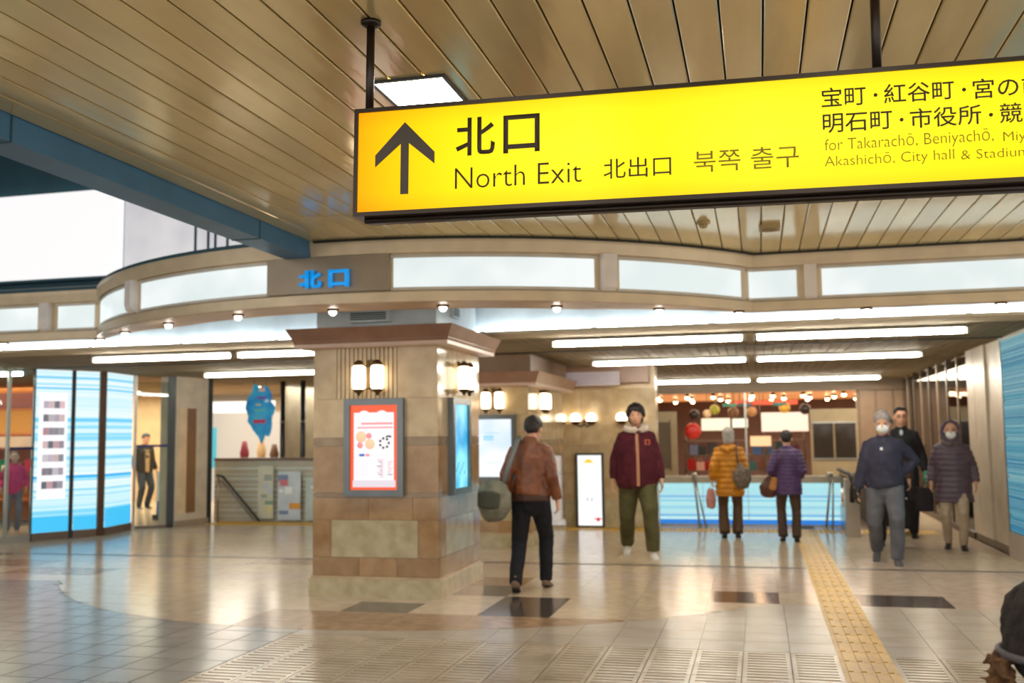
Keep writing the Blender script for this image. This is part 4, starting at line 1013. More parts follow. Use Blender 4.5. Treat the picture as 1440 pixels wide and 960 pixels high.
HAIRG = mat('grey_hair', (178, 172, 166), .6, 0, (140, 136, 130), 60, bump=.5, bscale=90)
MASKM = mat('white_face_mask', (240, 244, 246), .7)
def fabric(name, rgb, rgb2=None, sc=5, rough=.8, b=.3): return mat(name, rgb, rough, 0, rgb2, sc, bump=b, bscale=40, spec=.3)

def person(label, loc, rz, h, P, top, legs, shoe, hair=None, group=None, cat='person', coarse=False):
    """P: pose dictionary in metres for a 1.70 m body, facing +Y"""
    t = thing('person', label, cat, loc, rz, group); s = h/1.70; t.scale = (s, s, s)
    lean = Matrix.Rotation(-P.get('lean', 0), 3, 'X'); hipc = Vector((0, P.get('hipy', 0), P.get('hipz', .90)))
    twist = Matrix.Rotation(P.get('twist', 0), 3, 'Z')
    def U(x, y, z): return hipc + twist @ (lean @ Vector((x, y, z-.90)))
    hd = Matrix.Rotation(P.get('head_yaw', 0), 3, 'Z') @ Matrix.Rotation(-P.get('head_pitch', 0), 3, 'X')
    nk = U(0, .0, 1.445); HM = lean @ twist @ hd
    def Hd(x, y, z): return nk + HM @ (Vector((x, y, z-1.46))*1.13)
    vox = .009 if coarse else .0065
    # joints
    J = {}
    for sd, k in ((-1, 'l'), (1, 'r')):
        an = Vector(P['foot_'+k]); hip = hipc+Vector((sd*.09, 0, -.02))
        kn, an = ik(hip, an, .43, .42, Vector((sd*.12, 1, 0))); J['hip'+k], J['knee'+k], J['ank'+k] = hip, kn, an
        shd = U(sd*.158, -.005, 1.365); wr = U(*P['hand_'+k]); el, wr = ik(shd, wr, .285, .255, Vector(P.get('elbow_'+k, (sd*.18, -1, 0)))); J['sh'+k], J['el'+k], J['wr'+k] = shd, el, wr
    bm = bmesh.new()
    chain(bm, [U(0,.0,.90), U(0,0,.97), U(0,0,1.08), U(0,0,1.25), U(0,-.01,1.37), U(0,-.01,1.42)], [(.125,.08),(.13,.085),(.13,.088),(.14,.095),(.125,.075),(.06,.055)])
    chain(bm, [U(0,-.01,1.38), Hd(0,.0,1.49), Hd(0,.005,1.54)], [.056,.05,.05])
    ball(bm, Hd(0,.005,1.625), (.084,.104,.102), HM); ball(bm, Hd(0,.035,1.575), (.067,.070,.084), HM)
    ball(bm, Hd(0,.070,1.532), (.028,.024,.018), HM)
    chain(bm, [Hd(0,.094,1.612), Hd(0,.112,1.578)], [.009,.014]); ball(bm, Hd(0,.094,1.548), (.022,.010,.010), HM)
    for sd in (-1, 1): ball(bm, Hd(sd*.076,.0,1.592), (.009,.020,.030), HM); ball(bm, Hd(sd*.037,.075,1.585), (.02,.014,.016), HM)
    for k, sd in (('l', -1), ('r', 1)):
        hip, kn, an = J['hip'+k], J['knee'+k], J['ank'+k]
        chain(bm, [hip, hip.lerp(kn,.5), kn, kn.lerp(an,.35), an], [.082,.07,.052,.05,.036])
        td = Matrix.Rotation(P.get('toe_'+k, 0), 3, 'Z') @ Vector((sd*.1, 1, P.get('toez_'+k, -.25))).normalized()
        chain(bm, [an+Vector((0,-.01,-.04)), an+td*.11+Vector((0,0,-.05))], [(.026,.022),(.026,.014)], side=(1,0,0))
        J['toe'+k] = td
        sh, el, wr = J['sh'+k], J['el'+k], J['wr'+k]
        chain(bm, [sh, sh.lerp(el,.5), el, el.lerp(wr,.4), wr], [.038,.040,.036,.035,.025])
        if not P.get('nohand_'+k):
            d = (wr-el).normalized(); d = (d+Vector(P.get('hdir_'+k, (0,0,-.5)))).normalized()
            out = Vector((sd, 0, 0)); pn = Vector(P.get('palm_'+k, (-sd, .15, 0))); pn = (pn-d*pn.dot(d)).normalized(); wd = d.cross(pn).normalized()
            # wd should point to the thumb side (forward)
            if wd.y < 0: wd = -wd
            palm = wr+d*.05
            chain(bm, [wr, wr+d*.03, wr+d*.085], [(.026,.018),(.036,.016),(.04,.014)], side=wd)
            for i, (o_, L) in enumerate(((.031,.072),(.0105,.08),(-.0105,.075),(-.031,.06))):
                b0 = wr+d*.08+wd*o_; curl = P.get('curl', .5); q1 = b0+(d+wd*o_*3+pn*curl*.35).normalized()*L*.42; q2 = q1+(d+wd*o_*2.2+pn*curl*1.1).normalized()*L*.33; q3 = q2+(d*.8+wd*o_*1.5+pn*curl*1.9).normalized()*L*.25
                chain(bm, [b0-d*.01, b0, q1, q2, q3], [.0095,.0095,.009,.0085,.007], side=wd, n=8)
            t0 = wr+d*.03+wd*.026; t1 = t0+(d*.75+wd*.75+pn*.3).normalized()*.038; t2 = t1+(d+wd*.25+pn*.5).normalized()*.028
            chain(bm, [t0, t1, t2], [.012,.011,.009], side=wd, n=8)
            J['palm'+k] = palm
    body = fuse('body', bm, SKIN, t, vox, 2, .35)
    # face details
    if P.get('face', True):
        for sd in (-1, 1):
            o = ellip('eye', Hd(sd*.031,.088,1.607), (.013,.006,.006), EYE_M, t, HM, 8)
            ellip('eyebrow', Hd(sd*.032,.093,1.628), (.018,.005,.0035), P.get('brow', HAIRB), t, HM, 8)
        if not P.get('mask'): ellip('mouth', Hd(0,.103,1.547), (.022,.006,.005), LIP, t, HM, 8)
    if P.get('mask'):
        bm = bmesh.new(); ball(bm, Hd(0,.058,1.556), (.070,.066,.062), HM); fuse('face_mask', bm, MASKM, t, .006, 3)
        for sd in (-1, 1): tube('ear_loop', [Hd(sd*.058,.06,1.575), Hd(sd*.078,.02,1.60)], .003, MASKM, t, 6)
    if P.get('glasses'):
        for sd in (-1, 1): tube('spectacle_rim', [Hd(sd*.033+.024*cos(a*pi/6), .104, 1.607+.016*sin(a*pi/6)) for a in range(13)], .0035, BLACK, t, 6)
    # hair, caps
    if hair:
        kind, hm = hair
        bm = bmesh.new()
        if kind == 'short':
            ball(bm, Hd(0,-.012,1.645), (.094,.108,.094), HM); ball(bm, Hd(0,-.035,1.605), (.082,.075,.08), HM); ball(bm, Hd(0,.035,1.695), (.07,.062,.035), HM)
            fr_ = folds(.006, 28)
        elif kind == 'full':
            ball(bm, Hd(0,-.01,1.652), (.108,.118,.104), HM); ball(bm, Hd(0,-.035,1.60), (.106,.09,.10), HM); ball(bm, Hd(-.035,.075,1.672), (.055,.04,.035), HM); ball(bm, Hd(.04,.072,1.676), (.05,.04,.035), HM); ball(bm, Hd(-.085,.035,1.63), (.02,.03,.05), HM); ball(bm, Hd(.085,.035,1.63), (.02,.03,.05), HM)
            fr_ = folds(.008, 26)
        elif kind == 'bob':
            ball(bm, Hd(0,-.012,1.645), (.094,.104,.090), HM); chain(bm, [Hd(0,-.03,1.63), Hd(0,-.04,1.52)], [(.095,.08),(.085,.06)]); fr_ = folds(.006, 24)
        elif kind == 'cap':
            ball(bm, Hd(0,-.005,1.655), (.092,.106,.085), HM); chain(bm, [Hd(0,-.0,1.665), Hd(0,-.008,1.642)], [(.096,.108),(.096,.108)]); chain(bm, [Hd(0,-.05,1.63), Hd(0,-.05,1.57)], [(.08,.055),(.072,.05)]); fr_ = folds(.003, 30)
        elif kind == 'hood':
            ball(bm, Hd(0,-.035,1.640), (.108,.105,.115), HM); ball(bm, Hd(0,-.03,1.56), (.11,.10,.09), HM)
            chain(bm, [Hd(.108*cos(a),.045+.0*a,1.595+.125*sin(a)) for a in [2*pi*i/12 for i in range(13)]], [.024]*13, side=(0,1,0), n=10); fr_ = quilt(.004, .05)
        o = fuse('hood' if kind == 'hood' else ('knit_cap' if kind == 'cap' else 'hair'), bm, hm, t, .007, 2, None, fr_)
    # upper garment
    bm = bmesh.new(); g = top; w = g.get('bulk', 1.0); hem = g.get('hem', .80); hw = g.get('hemw', .185)
    bl = g.get('belly', 0)
    if hem < .78:
        base = Vector((0, hipc.y*.6, hem))
        chain(bm, [base, hipc+Vector((0,0,-.08)), U(0,bl*.5,1.02), U(0,bl*.6,1.15), U(0,0,1.30), U(0,-.01,1.395), U(0,-.01,1.43)], [(hw*w,.15*w),(.185*w,.145*w),((.172+bl)*w,(.128+bl)*w),((.172+bl*.8)*w,(.13+bl*.8)*w),(.178*w,.122*w),(.125*w,.092*w),(.085,.075)], flat0=True)
    else:
        chain(bm, [U(0,bl*.4,hem), U(0,bl*.5,hem+.06), U(0,bl*.6,1.05), U(0,bl*.5,1.18), U(0,0,1.30), U(0,-.01,1.395), U(0,-.01,1.43)], [((hw-.012+bl)*w,(.128+bl)*w),((hw+bl)*w,(.138+bl)*w),((.178+bl)*w,(.13+bl)*w),((.178+bl*.8)*w,(.13+bl*.8)*w),(.178*w,.122*w),(.125*w,.092*w),(.085,.075)], flat0=True)
    sr = g.get('sleeve', 1.0)
    for k, sd in (('l', -1), ('r', 1)):
        sh, el, wr = J['sh'+k], J['el'+k], J['wr'+k]; ce = el.lerp(wr, .93)
        chain(bm, [U(sd*.075,-.005,1.395), sh, sh.lerp(el,.5), el, el.lerp(wr,.5), ce], [.058*w,.066*w,.062*w*sr,.057*w*sr,.053*w*sr,.043*w*sr], flat1=True)
    chain(bm, [U(0,-.01,1.40), U(0,-.0,g.get('collar', 1.46)+.015)], [(.092,.085),(.075,.074)], flat1=True)
    jk = fuse(g['name'], bm, g['mat'], t, .011, 4, None, g.get('disp', folds(.010, 8)))
    if g.get('label'): jk['label'] = g['label']
    # lower garment
    bm = bmesh.new(); q = legs; lw = q.get('w', 1.0)*1.08; fl_ = q.get('flare', 0)
    chain(bm, [hipc+Vector((0,0,.12)), hipc, hipc+Vector((0,0,-.06))], [(.155*lw,.118*lw),(.172*lw,.13*lw),(.15*lw,.115*lw)])
    for k, sd in (('l', -1), ('r', 1)):
        hip, kn, an = J['hip'+k], J['knee'+k], J['ank'+k]; e_ = an+(an-kn).normalized()*.02
        chain(bm, [hip, hip.lerp(kn,.5), kn, kn.lerp(e_,.5), e_], [(.098*lw,.10*lw),(.088*lw,.09*lw),(.070*lw,.072*lw),((.066+fl_*.5)*lw,(.066+fl_*.5)*lw),((.058+fl_)*lw,(.062+fl_)*lw)], flat1=True)
    tr = fuse('trousers', bm, q['mat'], t, .011, 4, None, folds(.009, 9))
    # shoes
    for k, sd in (('l', -1), ('r', 1)):
        an, td = J['ank'+k], J['toe'+k]; z = Vector((0,0,1)); bm = bmesh.new(); dn = Vector((0,0,-.048))
        up = an.copy(); fw = td
        chain(bm, [up+Vector((0,-.005,.03)), up+Vector((0,-.005,-.03))], [(.045,.05),(.045,.055)], side=(1,0,0))
        chain(bm, [up+fw*-.05+dn, up+fw*.03+dn, up+fw*.12+dn+Vector((0,0,-.006)), up+fw*.185+dn+Vector((0,0,-.010))], [(.036,.034),(.04,.036),(.046,.030),(.036,.022)], side=(1,0,0))
        o = fuse('shoe', bm, shoe[0], t, .008, 3)
        if shoe[1]:
            bm = bmesh.new(); chain(bm, [up+fw*-.055+dn*1.55, up+fw*.06+dn*1.55, up+fw*.185+dn*1.5], [(.037,.012),(.044,.012),(.038,.011)], side=(1,0,0)); fuse('sole', bm, shoe[1], o, .007, 1)
    t['J'] = 0; del t['J']
    return t, J, U, Hd, HM, jk, s
from mathutils.bvhtree import BVHTree
def drape(name, obj, pts, w, m, parent, direction=(0, -1, 0), lift=.004, horiz=False):
    """ribbon laid on the surface of obj along pts=(x,z), seen from the side 'direction' points away from"""
    bv = BVHTree.FromPolygons([v.co[:] for v in obj.data.vertices], [p.vertices[:] for p in obj.data.polygons])
    D = Vector(direction); bm = bmesh.new(); L_, R_ = [], []
    for x, z in pts:
        for lst, dx in ((L_, -w/2), (R_, w/2)):
            xx, zz = (x+dx, z) if not horiz else (x, z+dx)
            o = Vector((xx, 0, zz))-D*1.0; hit = bv.ray_cast(o, D)
            if hit[0] is None: hit = (Vector((xx, 0, zz)),)
            lst.append(hit[0]-D*lift)
    a = [bm.verts.new(p) for p in L_]; b = [bm.verts.new(p) for p in R_]; a2 = [bm.verts.new(p+D*.01) for p in L_]; b2 = [bm.verts.new(p+D*.01) for p in R_]
    for i in range(len(pts)-1):
        bm.faces.new((a[i], b[i], b[i+1], a[i+1])); bm.faces.new((a[i], a[i+1], a2[i+1], a2[i])); bm.faces.new((b[i], b2[i], b2[i+1], b[i+1]))
    bmesh.ops.recalc_face_normals(bm, faces=bm.faces)
    return finish(name, bm, m, parent, smooth=True)
def face_to(x, y, toward=True):
    """rotation so that a +Y facing figure looks toward (or away from) the camera"""
    a = atan2(-y, -x)-pi/2
    return a if toward else a+pi
def carry(name, label, cat, t, group=None):
    """a carried thing, standing in the same frame as its bearer but top-level"""
    o = thing(name, label, cat, t.location, t.rotation_euler.z, group); o.scale = t.scale; return o

BSH = (mat('black_shoe_leather', (30, 28, 28), .4), RUBBER)
# 1 brown leather jacket, seen from behind, walking away
x, y = -2.2, 9.62
P = dict(foot_l=(-.12,-.22,.115), foot_r=(.11,.20,.09), hand_l=(-.25,-.01,.90), hand_r=(.255,.06,.88), lean=.07, head_pitch=.5, head_yaw=-.15, toez_l=-.5, curl=.8)
t, J, U, Hd, HM, jk, s = person('man in a tan-brown leather jacket and black trousers walking away', (x, y, 0), .05, 1.68, P,
    dict(name='leather_jacket', mat=mat('brown_leather', (140, 84, 50), .42, 0, (104, 58, 34), 7, bump=.3, bscale=25), hem=.90, bulk=1.06, hemw=.18, disp=folds(.014, 9), sleeve=1.04, collar=1.49), dict(mat=fabric('black_denim', (26, 28, 34)), w=1.0), (mat('brown_suede', (120, 96, 78), .7), RUBBER), ('short', HAIRB))
bm = bmesh.new(); chain(bm, [U(0,0,.865), U(0,0,.925)], [(.198,.155),(.202,.158)], flat0=True, flat1=True); o = fuse('waistband', bm, mat('dark_brown_rib', (70, 40, 26), .6), t, .01, 2); 
bg = carry('messenger_bag', 'grey-green canvas shoulder bag hanging at the left hip of the brown leather jacket', 'bag', t)
CANV = fabric('grey_green_canvas', (140, 138, 122), (108, 108, 92), 6)
bm = bmesh.new(); chain(bm, [(-.33,-.22,.76), (-.33,-.22,.84), (-.32,-.22,.97), (-.31,-.22,1.03)], [(.15,.08),(.20,.10),(.19,.09),(.15,.06)], side=(.93,-.37,0)); body_ = fuse('bag_body', bm, CANV, bg, .01, 4, None, folds(.012, 9))
bm = bmesh.new(); chain(bm, [(-.36,-.315,.84), (-.36,-.315,.96)], [(.12,.03),(.13,.03)], side=(.93,-.37,0)); fuse('front_pocket', bm, fabric('dark_canvas', (78, 80, 70)), bg, .009, 2)
tube('strap', [(-.24,.02,.98), (-.2,.12,1.2), (-.13,.12,1.42), (-.11,.02,1.49), (-.12,-.08,1.44), (-.17,-.19,1.25), (-.24,-.22,1.02)], .026, mat('grey_webbing', (116, 120, 118), .7), bg, 8)
tube('pull_cord', [(-.38,-.24,.78), (-.38,-.24,.68)], .008, RUBBER, bg, 6)
# 2 maroon jacket facing camera
x, y = -1.5, 12.55
P = dict(foot_l=(-.15,.20,.09), foot_r=(.12,-.30,.13), hand_l=(-.27,.10,.86), hand_r=(.28,.02,.86), elbow_l=(-.3,-1,0), elbow_r=(.35,-1,0), head_pitch=-.02, head_yaw=-.1, toez_r=-.45, curl=.7, hipy=-.03)
P = dict(P); MAR = fabric('maroon_fleece', (84, 26, 38), (70, 18, 32), 8)
t, J, U, Hd, HM, jk, s = person('stout young man in a maroon zip jacket and olive trousers walking forward', (x, y, 0), face_to(x, y)+.05, 1.83, P,
    dict(name='zip_jacket', mat=MAR, hem=.78, bulk=1.12, belly=.035, hemw=.19, sleeve=1.06, collar=1.47, disp=folds(.012, 8)), dict(mat=fabric('olive_cotton', (92, 88, 54), (76, 72, 44), 7), w=1.22), (mat('white_sneaker', (226, 222, 214), .5), mat('white_sole', (240, 238, 232), .5)), ('full', HAIRB))
drape('zipper', jk, [(.0, .80+i*.04) for i in range(16)], .035, mat('tan_zip_tape', (196, 140, 104), .6), t)
ez = drape('chest_emblem', jk, [(-.12, 1.27+i*.02) for i in range(4)], .065, mat('orange_emblem', (190, 90, 60), .6), t)
bm = bmesh.new(); chain(bm, [Hd(.105*cos(a), .025+.075*sin(a), 1.475-.02*sin(a)) for a in [2*pi*i/12 for i in range(13)]], [(.034,.04)]*13, n=10); fuse('hood', bm, fabric('cream_fleece', (216, 200, 186), None, 20), t, .01, 3, None, folds(.008, 25))
# 3 yellow coat from behind
PUFF = lambda n_, a, b: mat(n_, a, .5, 0, b, 6, bump=.15, bscale=30)
x, y = -.44, 14.8
P = dict(foot_l=(-.10,-.04,.10), foot_r=(.10,.06,.09), hand_l=(-.27,.08,.92), hand_r=(.22,.18,1.0), face=False, lean=.04, curl=.8)
t, J, U, Hd, HM, jk, s = person('woman in a mustard-yellow padded coat seen from behind', (x, y, 0), .03, 1.55, P,
    dict(name='padded_coat', mat=PUFF('mustard_padding', (206, 138, 22), (178, 112, 14)), hem=.66, bulk=1.2, hemw=.19, sleeve=1.04, disp=quilt(.014, .085)), dict(mat=fabric('brown_wool', (92, 70, 50)), w=1.0, flare=.022), BSH, ('bob', HAIRG))
bm = bmesh.new(); chain(bm, [U(-.09,-.10,1.40), U(0,-.15,1.36), U(.09,-.10,1.40)], [(.05,.05),(.07,.06),(.05,.05)]); fuse('coat_hood', bm, PUFF('mustard_padding', (206, 138, 22), (178, 112, 14)), t, .01, 3)
bg = carry('shoulder_bag', 'grey patterned bag on the right shoulder of the yellow coat', 'bag', t)
bm = bmesh.new(); chain(bm, [(.19,-.20,.84), (.19,-.21,.92), (.18,-.19,1.05), (.16,-.17,1.13)], [(.11,.07),(.15,.09),(.13,.08),(.05,.05)]); fuse('bag_body', bm, mat('grey_brown_pattern', (126, 108, 92), .7, 0, (78, 70, 66), 30), bg, .01, 3, None, folds(.01, 12))
tube('strap', [(.15,-.17,1.1), (.12,-.17,1.28), (.12,-.12,1.44), (.14,-.02,1.47), (.16,.08,1.40), (.2,.15,1.2), (.22,.1,1.0)], .012, mat('dark_grey_strap', (80, 70, 66), .7), bg, 8)
bg = carry('shopping_bag', 'pale pink cloth bag held in the left hand of the yellow coat', 'bag', t)
bm = bmesh.new(); chain(bm, [(-.30,.03,.50), (-.30,.03,.6), (-.30,.05,.74)], [(.075,.05),(.085,.05),(.06,.03)]); fuse('bag_body', bm, fabric('pale_pink_cloth', (196, 138, 130)), bg, .01, 3, None, folds(.008, 12)); tube('handle', [(-.34,.06,.74), (-.30,.08,.84), (-.26,.06,.74)], .007, fabric('pale_pink_cloth', (196, 138, 130)), bg, 6)
# 4 purple coat from behind
x, y = .36, 14.45
P = dict(foot_l=(-.10,.05,.09), foot_r=(.10,-.08,.09), hand_l=(-.24,.16,1.02), hand_r=(.20,.16,1.0), face=False, lean=.06, head_pitch=.3, curl=.8)
t, J, U, Hd, HM, jk, s = person('woman in a purple quilted jacket seen from behind', (x, y, 0), .0, 1.50, P,
    dict(name='quilted_jacket', mat=PUFF('purple_padding', (88, 62, 112), (70, 48, 92)), hem=.72, bulk=1.16, hemw=.18, sleeve=1.04, disp=quilt(.011, .06)), dict(mat=fabric('dark_taupe_wool', (84, 66, 56)), w=.95, flare=.015), BSH, ('short', HAIRB))
bg = carry('handbag', 'tan and dark brown handbag at the left side of the purple jacket', 'bag', t)
bm = bmesh.new(); chain(bm, [(-.30,-.02,.74), (-.30,-.02,.84), (-.27,-.02,.98)], [(.13,.07),(.14,.08),(.07,.04)]); fuse('bag_body', bm, mat('dark_brown_leather', (84, 46, 34), .5), bg, .01, 3, None, folds(.01, 12))
bm = bmesh.new(); chain(bm, [(-.24,-.09,.82), (-.20,-.09,.98)], [(.06,.025),(.05,.025)]); o = fuse('bag_flap', bm, mat('tan_leather', (190, 128, 66), .5), bg, .009, 2); o['label'] = 'tan leather flap'
tube('strap', [(-.24,-.08,1.0), (-.12,-.15,1.25), (-.10,-.10,1.44), (-.12,.03,1.44), (-.24,.1,1.1)], .01, mat('dark_brown_leather', (84, 46, 34), .5), bg, 8)
# 5 masked man in navy jacket
x, y = 1.38, 12.25
P = dict(foot_l=(-.10,.14,.09), foot_r=(.12,-.26,.15), hand_l=(-.16,.02,1.02), hand_r=(.30,.04,.84), elbow_l=(-1,-.6,.1), elbow_r=(.8,-1,0), mask=True, brow=HAIRG, toez_r=-.5, curl=.9, head_pitch=.1)
NAVY = fabric('navy_grey_cloth', (62, 62, 80), (50, 50, 68), 6)
t, J, U, Hd, HM, jk, s = person('man in a navy jacket, grey jeans, knit cap and white mask walking forward', (x, y, 0), face_to(x, y), 1.68, P,
    dict(name='jacket', mat=NAVY, hem=.86, bulk=1.14, hemw=.18, sleeve=1.1, belly=.01, disp=folds(.014, 8)), dict(mat=fabric('grey_denim', (104, 106, 114), (88, 90, 98), 8), w=1.12), (mat('grey_suede', (92, 90, 92), .7), RUBBER), ('cap', fabric('grey_knit', (166, 158, 154), (138, 130, 128), 40)))
drape('chest_badge', jk, [(.02, 1.30), (.02, 1.33)], .03, MASKM, t)
bm = bmesh.new()
w_ = J['wrr']; e_ = J['elr']; d_ = (w_-e_).normalized()
chain(bm, [w_-d_*.02, w_+d_*.06, w_+d_*.10], [(.042,.036),(.05,.034),(.044,.03)], side=(0,1,0)); 
for o_ in (.03,.01,-.01,-.03): chain(bm, [w_+d_*.09+Vector((0,o_,0)), w_+d_*.15+Vector((-.02,o_,0)), w_+d_*.17+Vector((-.045,o_,0))], [.013,.012,.01], n=8)
chain(bm, [w_+d_*.03+Vector((0,.035,0)), w_+d_*.08+Vector((-.01,.06,0))], [.014,.012], n=8)
fuse('glove', bm, mat('black_glove', (26, 26, 30), .6), t, .007, 1)
# 6 man in long black coat
x, y = 1.98, 15.3
P = dict(foot_l=(-.10,.08,.09), foot_r=(.11,-.08,.09), hand_l=(-.28,.06,.86), hand_r=(.28,.10,.90), glasses=True, curl=.7, head_yaw=.1)
t, J, U, Hd, HM, jk, s = person('man with glasses in a long black coat standing behind the others', (x, y, 0), face_to(x, y), 1.80, P,
    dict(name='long_coat', mat=fabric('black_wool', (24, 24, 28), (34, 34, 38), 8), hem=.52, bulk=1.04, hemw=.20, sleeve=1.1), dict(mat=fabric('black_suit_cloth', (28, 28, 34)), w=1.0), BSH, ('short', HAIRB))
bm = bmesh.new(); ball(bm, U(0,.082,1.385), (.025,.02,.05)); fuse('shirt', bm, fabric('pale_blue_shirt', (190, 205, 220)), t, .008, 2)
tq = carry('drink_bottle', 'teal bottle held by the man in the long black coat', 'bottle', t); c_ = J['wrl']; lathe('body', [(.02, -.08), (.033, -.07), (.033, .05), (.015, .08), (.015, .1)], mat('teal_plastic', (40, 150, 140), .3), tq, c=(c_.x, c_.y+.04, c_.z-.07), n=12)
# 7 person half hidden behind the masked man
x, y = 1.62, 14.0
P = dict(foot_l=(-.10,.12,.09), foot_r=(.11,-.12,.10), hand_l=(-.26,.06,.88), hand_r=(.28,.08,.88), curl=.7)
t, J, U, Hd, HM, jk, s = person('person in a brown coat mostly hidden behind the man in the knit cap', (x, y, 0), face_to(x, y), 1.66, P,
    dict(name='coat', mat=fabric('brown_tweed', (92, 74, 62), (70, 56, 48), 12), hem=.62, bulk=1.06, hemw=.18, sleeve=1.1), dict(mat=fabric('dark_brown_cloth', (54, 42, 38)), w=1.0), BSH, ('short', HAIRB))
# 8 masked woman, long puffer, hood
x, y = 2.38, 13.8
P = dict(foot_l=(-.09,.08,.09), foot_r=(.10,-.10,.09), hand_l=(-.28,.04,.90), hand_r=(.28,.05,.90), mask=True, curl=.7)
PP = PUFF('grey_purple_padding', (96, 80, 94), (80, 66, 80))
t, J, U, Hd, HM, jk, s = person('woman in a long grey-purple quilted coat, hood and white mask', (x, y, 0), face_to(x, y), 1.58, P,
    dict(name='quilted_coat', mat=PP, hem=.64, bulk=1.22, hemw=.215, sleeve=1.04, disp=quilt(.011, .075)), dict(mat=fabric('beige_cotton', (186, 168, 144), (168, 150, 126), 8), w=.88), BSH, ('hood', PP))
bm = bmesh.new(); chain(bm, [U(.10*cos(a), .0+.11*sin(a), 1.45-.03*sin(a)) for a in [2*pi*i/12 for i in range(13)]], [.04]*13, n=10); fuse('scarf', bm, fabric('grey_brown_scarf', (104, 90, 92)), t, .01, 3)
bg = carry('tote_bag', 'black tote bag at the right hip of the grey-purple coat', 'bag', t)
bm = bmesh.new(); chain(bm, [(.38,.02,.50), (.38,.02,.66), (.37,.02,.83)], [(.12,.055),(.125,.05),(.11,.02)], flat0=True, flat1=True); fuse('bag_body', bm, fabric('black_cotton', (40, 34, 40)), bg, .01, 3); tube('handle', [(.34,.02,.82), (.36,.03,.93), (.42,.02,.82)], .008, fabric('black_cotton', (40, 34, 40)), bg, 6)
# 9 man in the left room
x, y = -13.25, 19.6
P = dict(foot_l=(-.09,.0,.09), foot_r=(.10,-.03,.09), hand_l=(-.27,.06,.88), hand_r=(.27,.08,.88), curl=.7, head_pitch=.3)
t, J, U, Hd, HM, jk, s = person('man in an open dark jacket and jeans standing behind the glass door', (x, y, 0), face_to(x, y)+.5, 1.62, P,
    dict(name='dark_jacket', mat=fabric('charcoal_cloth', (48, 44, 42)), hem=.80, bulk=1.12, hemw=.19, sleeve=1.04), dict(mat=fabric('blue_denim', (52, 62, 76)), w=1.0), BSH, ('short', HAIRB), coarse=True)
drape('shirt_front', jk, [(.0, .84+i*.06) for i in range(10)], .10, fabric('beige_shirt', (190, 166, 128)), t)
# 10 pink display mannequin in the shop window
x, y = -12.05, 14.2
P = dict(foot_l=(-.09,.02,.09), foot_r=(.10,.0,.09), hand_l=(-.24,.05,.95), hand_r=(.24,.05,.95), curl=.5)
t, J, U, Hd, HM, jk, s = person('child mannequin in a pink top and grey trousers in the far left window', (x, y, 0), face_to(x, y), 1.32, P,
    dict(name='pink_top', mat=fabric('pink_jersey', (222, 60, 110)), hem=.82, bulk=1.0, hemw=.17), dict(mat=fabric('grey_jersey', (120, 110, 120)), w=.9), (mat('tan_boot', (176, 130, 90), .6), None), ('bob', mat('brown_hair', (84, 52, 36), .6)), cat='mannequin', coarse=True)
t.name = 'child_mannequin'
gc = thing('garment_rail', 'rail of white and green clothes at the far left window', 'clothes rail', (-12.2, 13.3, 0)); tube('rail', [(-.45, 0, 1.35), (.45, 0, 1.35)], .015, STEEL, gc)
for s_ in (-.4, .4): tube('post', [(s_, 0, 0), (s_, 0, 1.35)], .015, STEEL, gc)
for i, (nm, rgb) in enumerate((('white', (232, 226, 214)), ('green', (30, 150, 110)), ('cream', (236, 210, 170)), ('gold', (226, 170, 60)), ('pink', (220, 130, 140)))):
    g = thing('hanging_shirt', '%s shirt hanging on the rail in the far left window' % nm, 'clothes', (-12.5+.16*i, 13.3, 0), .5, 'shirts on the rail in the far left window')
    bm = bmesh.new(); chain(bm, [(0,0,.65), (0,0,.9), (0,0,1.2), (0,0,1.3)], [(.05,.17),(.05,.16),(.05,.18),(.03,.06)]); fuse('cloth', bm, fabric('shirt_'+nm, rgb), g, .015, 2, None, folds(.01, 9))
    tube('hanger_hook', [(0,0,1.3), (0,0,1.36)], .006, STEEL, g, 6)
# 11 child in the right foreground with fur trim
x, y = 0.745, 2.9
t = thing('person', 'small child in a dark patterned hat and purple coat at the lower right corner', 'person', (x, y, 0), face_to(x, y, False)+.2)
def HM4(): return Matrix()
bm = bmesh.new(); chain(bm, [(0,0,.42),(0,0,.6),(0,0,.74),(0,0,.79)], [(.12,.09),(.12,.09),(.11,.08),(.05,.05)]); chain(bm, [(0,0,.76),(0,.01,.86)], [.04,.04]); ball(bm, (0,.015,.93), (.075,.085,.095)); chain(bm, [(0,.095,.935),(0,.105,.92)], [.008,.011])
for sd in (-1, 1):
    chain(bm, [(sd*.06,0,.44),(sd*.065,.02,.25),(sd*.065,0,.07)], [.06,.05,.035]); chain(bm, [(sd*.065,-.01,.04),(sd*.07,.09,.03)], [.03,.028]); chain(bm, [(sd*.12,0,.73),(sd*.17,-.01,.58),(sd*.17,.04,.46)], [.04,.033,.025])
    chain(bm, [(sd*.17,.04,.46),(sd*.17,.05,.41)], [(.018,.026),(.016,.028)])
    for i in range(4): chain(bm, [(sd*.17,.028+i*.015,.41),(sd*.165,.032+i*.015,.375),(sd*.15,.036+i*.015,.355)], [.0068]*3, n=8)
    chain(bm, [(sd*.17,.078,.44),(sd*.162,.095,.41)], [.008,.007], n=8)
fuse('body', bm, SKIN, t, .006, 2, .4)
for sd in (-1, 1): ellip('eye', (sd*.03,.094,.945), (.011,.006,.008), EYE_M, t, None, 8)
ellip('mouth', (0,.102,.885), (.016,.006,.004), LIP, t, None, 8)
bm = bmesh.new(); ball(bm, (0,-.005,.975), (.15,.155,.16)); chain(bm, [(0,-.01,.975), (0,-.02,.91)], [(.15,.155),(.148,.15)], flat1=True)
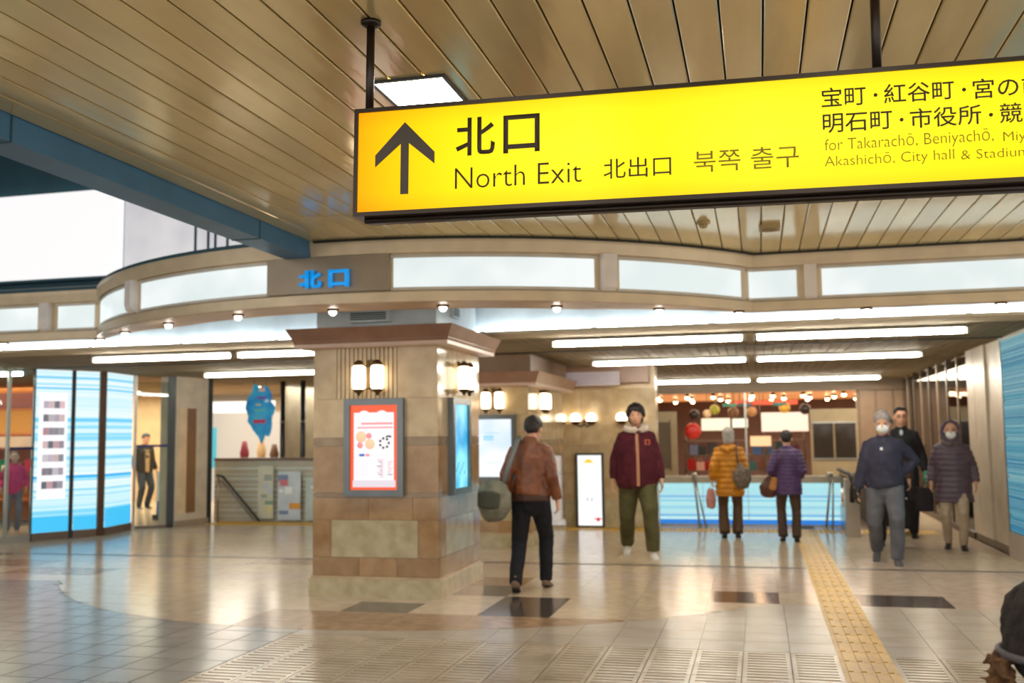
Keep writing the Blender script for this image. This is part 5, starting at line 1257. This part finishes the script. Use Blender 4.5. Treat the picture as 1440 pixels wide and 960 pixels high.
fuse('knit_hat', bm, mat('dark_patterned_knit', (18, 15, 14), .9, 0, (44, 36, 32), 26, bump=.6, bscale=80), t, .008, 2, None, folds(.008, 22))
bm = bmesh.new(); chain(bm, [(.157*cos(a), -.02+.158*sin(a), .925) for a in [2*pi*i/20 for i in range(21)]], [.012]*21, side=(0,0,1), n=10); fuse('hat_rim', bm, mat('grey_rim', (80, 76, 80), .6), t, .007, 1)
for c_, rgb in (((.06,-.135,1.03), (170, 40, 34)), ((-.03,-.15,1.01), (60, 110, 70)), ((.09,-.12,.975), (200, 190, 150)), ((.0,-.152,.965), (160, 36, 40))): ellip('hat_motif', c_, (.02,.012,.016), mat('motif_%d' % rgb[0], rgb, .8), t, None, 8)
bm = bmesh.new(); chain(bm, [(0,0,.30),(0,0,.5),(0,0,.68),(0,0,.80),(0,0,.86)], [(.19,.16),(.18,.15),(.16,.13),(.12,.10),(.08,.08)], flat0=True)
for sd in (-1, 1): chain(bm, [(sd*.09,0,.77),(sd*.14,0,.73),(sd*.19,-.01,.58),(sd*.18,.03,.48)], [.05,.06,.055,.045], flat1=True)
fuse('purple_coat', bm, fabric('deep_purple_cloth', (44, 24, 58)), t, .01, 3, None, folds(.01, 12))
bm = bmesh.new()
for i in range(80):
    a = random.uniform(0, 2*pi); r_ = random.uniform(.0, .055); b = Vector((-.155+r_*cos(a)*.5, -.04+r_*sin(a), .875+random.uniform(-.04, .04))); chain(bm, [b, b+Vector((random.uniform(-.045, .0), random.uniform(-.03, .03), random.uniform(-.03, .03)))], [.010,.002], n=6)
fuse('fur_trim', bm, mat('brown_fur', (70, 46, 28), .9, 0, (110, 78, 44), 40, bump=.6, bscale=120), t, .005, 0)
bm = bmesh.new()
for sd in (-1, 1): chain(bm, [(sd*.065,0,.40),(sd*.067,.01,.25),(sd*.067,0,.10)], [.07,.06,.055], flat1=True)
fuse('leggings', bm, fabric('black_leggings', (30, 28, 34)), t, .01, 2)
for sd in (-1, 1):
    bm = bmesh.new(); chain(bm, [(sd*.066,0,.14),(sd*.066,0,.05)], [.045,.045]); chain(bm, [(sd*.066,-.02,.036),(sd*.07,.10,.032)], [(.036,.034),(.036,.03)]); fuse('shoe', bm, BSH[0], t, .008, 2)

# added area lights without fittings, brightening the shops and the right passage
def shop_glow(parent, x, y, z, sx, sy, e, col):
    ld = bpy.data.lights.new('fill_area_light', 'AREA'); ld.shape = 'RECTANGLE'; ld.size = sx; ld.size_y = sy; ld.energy = e; ld.color = col
    lo = bpy.data.objects.new('fill_area_light', ld); C.objects.link(lo); lo.location = (x, y, z)
shop_glow(None, -14.6, 19.0, 2.55, 4, 5, 300, (1, .86, .68))
shop_glow(None, -14.0, 14.8, 2.55, 3, 2.5, 100, (1, .8, .6))
shop_glow(None, -10.8, 20.6, 2.55, 4, 5, 220, (1, .9, .76))
shop_glow(None, .0, 24.0, 2.3, 4, 2.5, 150, (1, .72, .48))
shop_glow(None, 2.2, 19.0, 2.5, 1, 5, 90, (1, .86, .68))
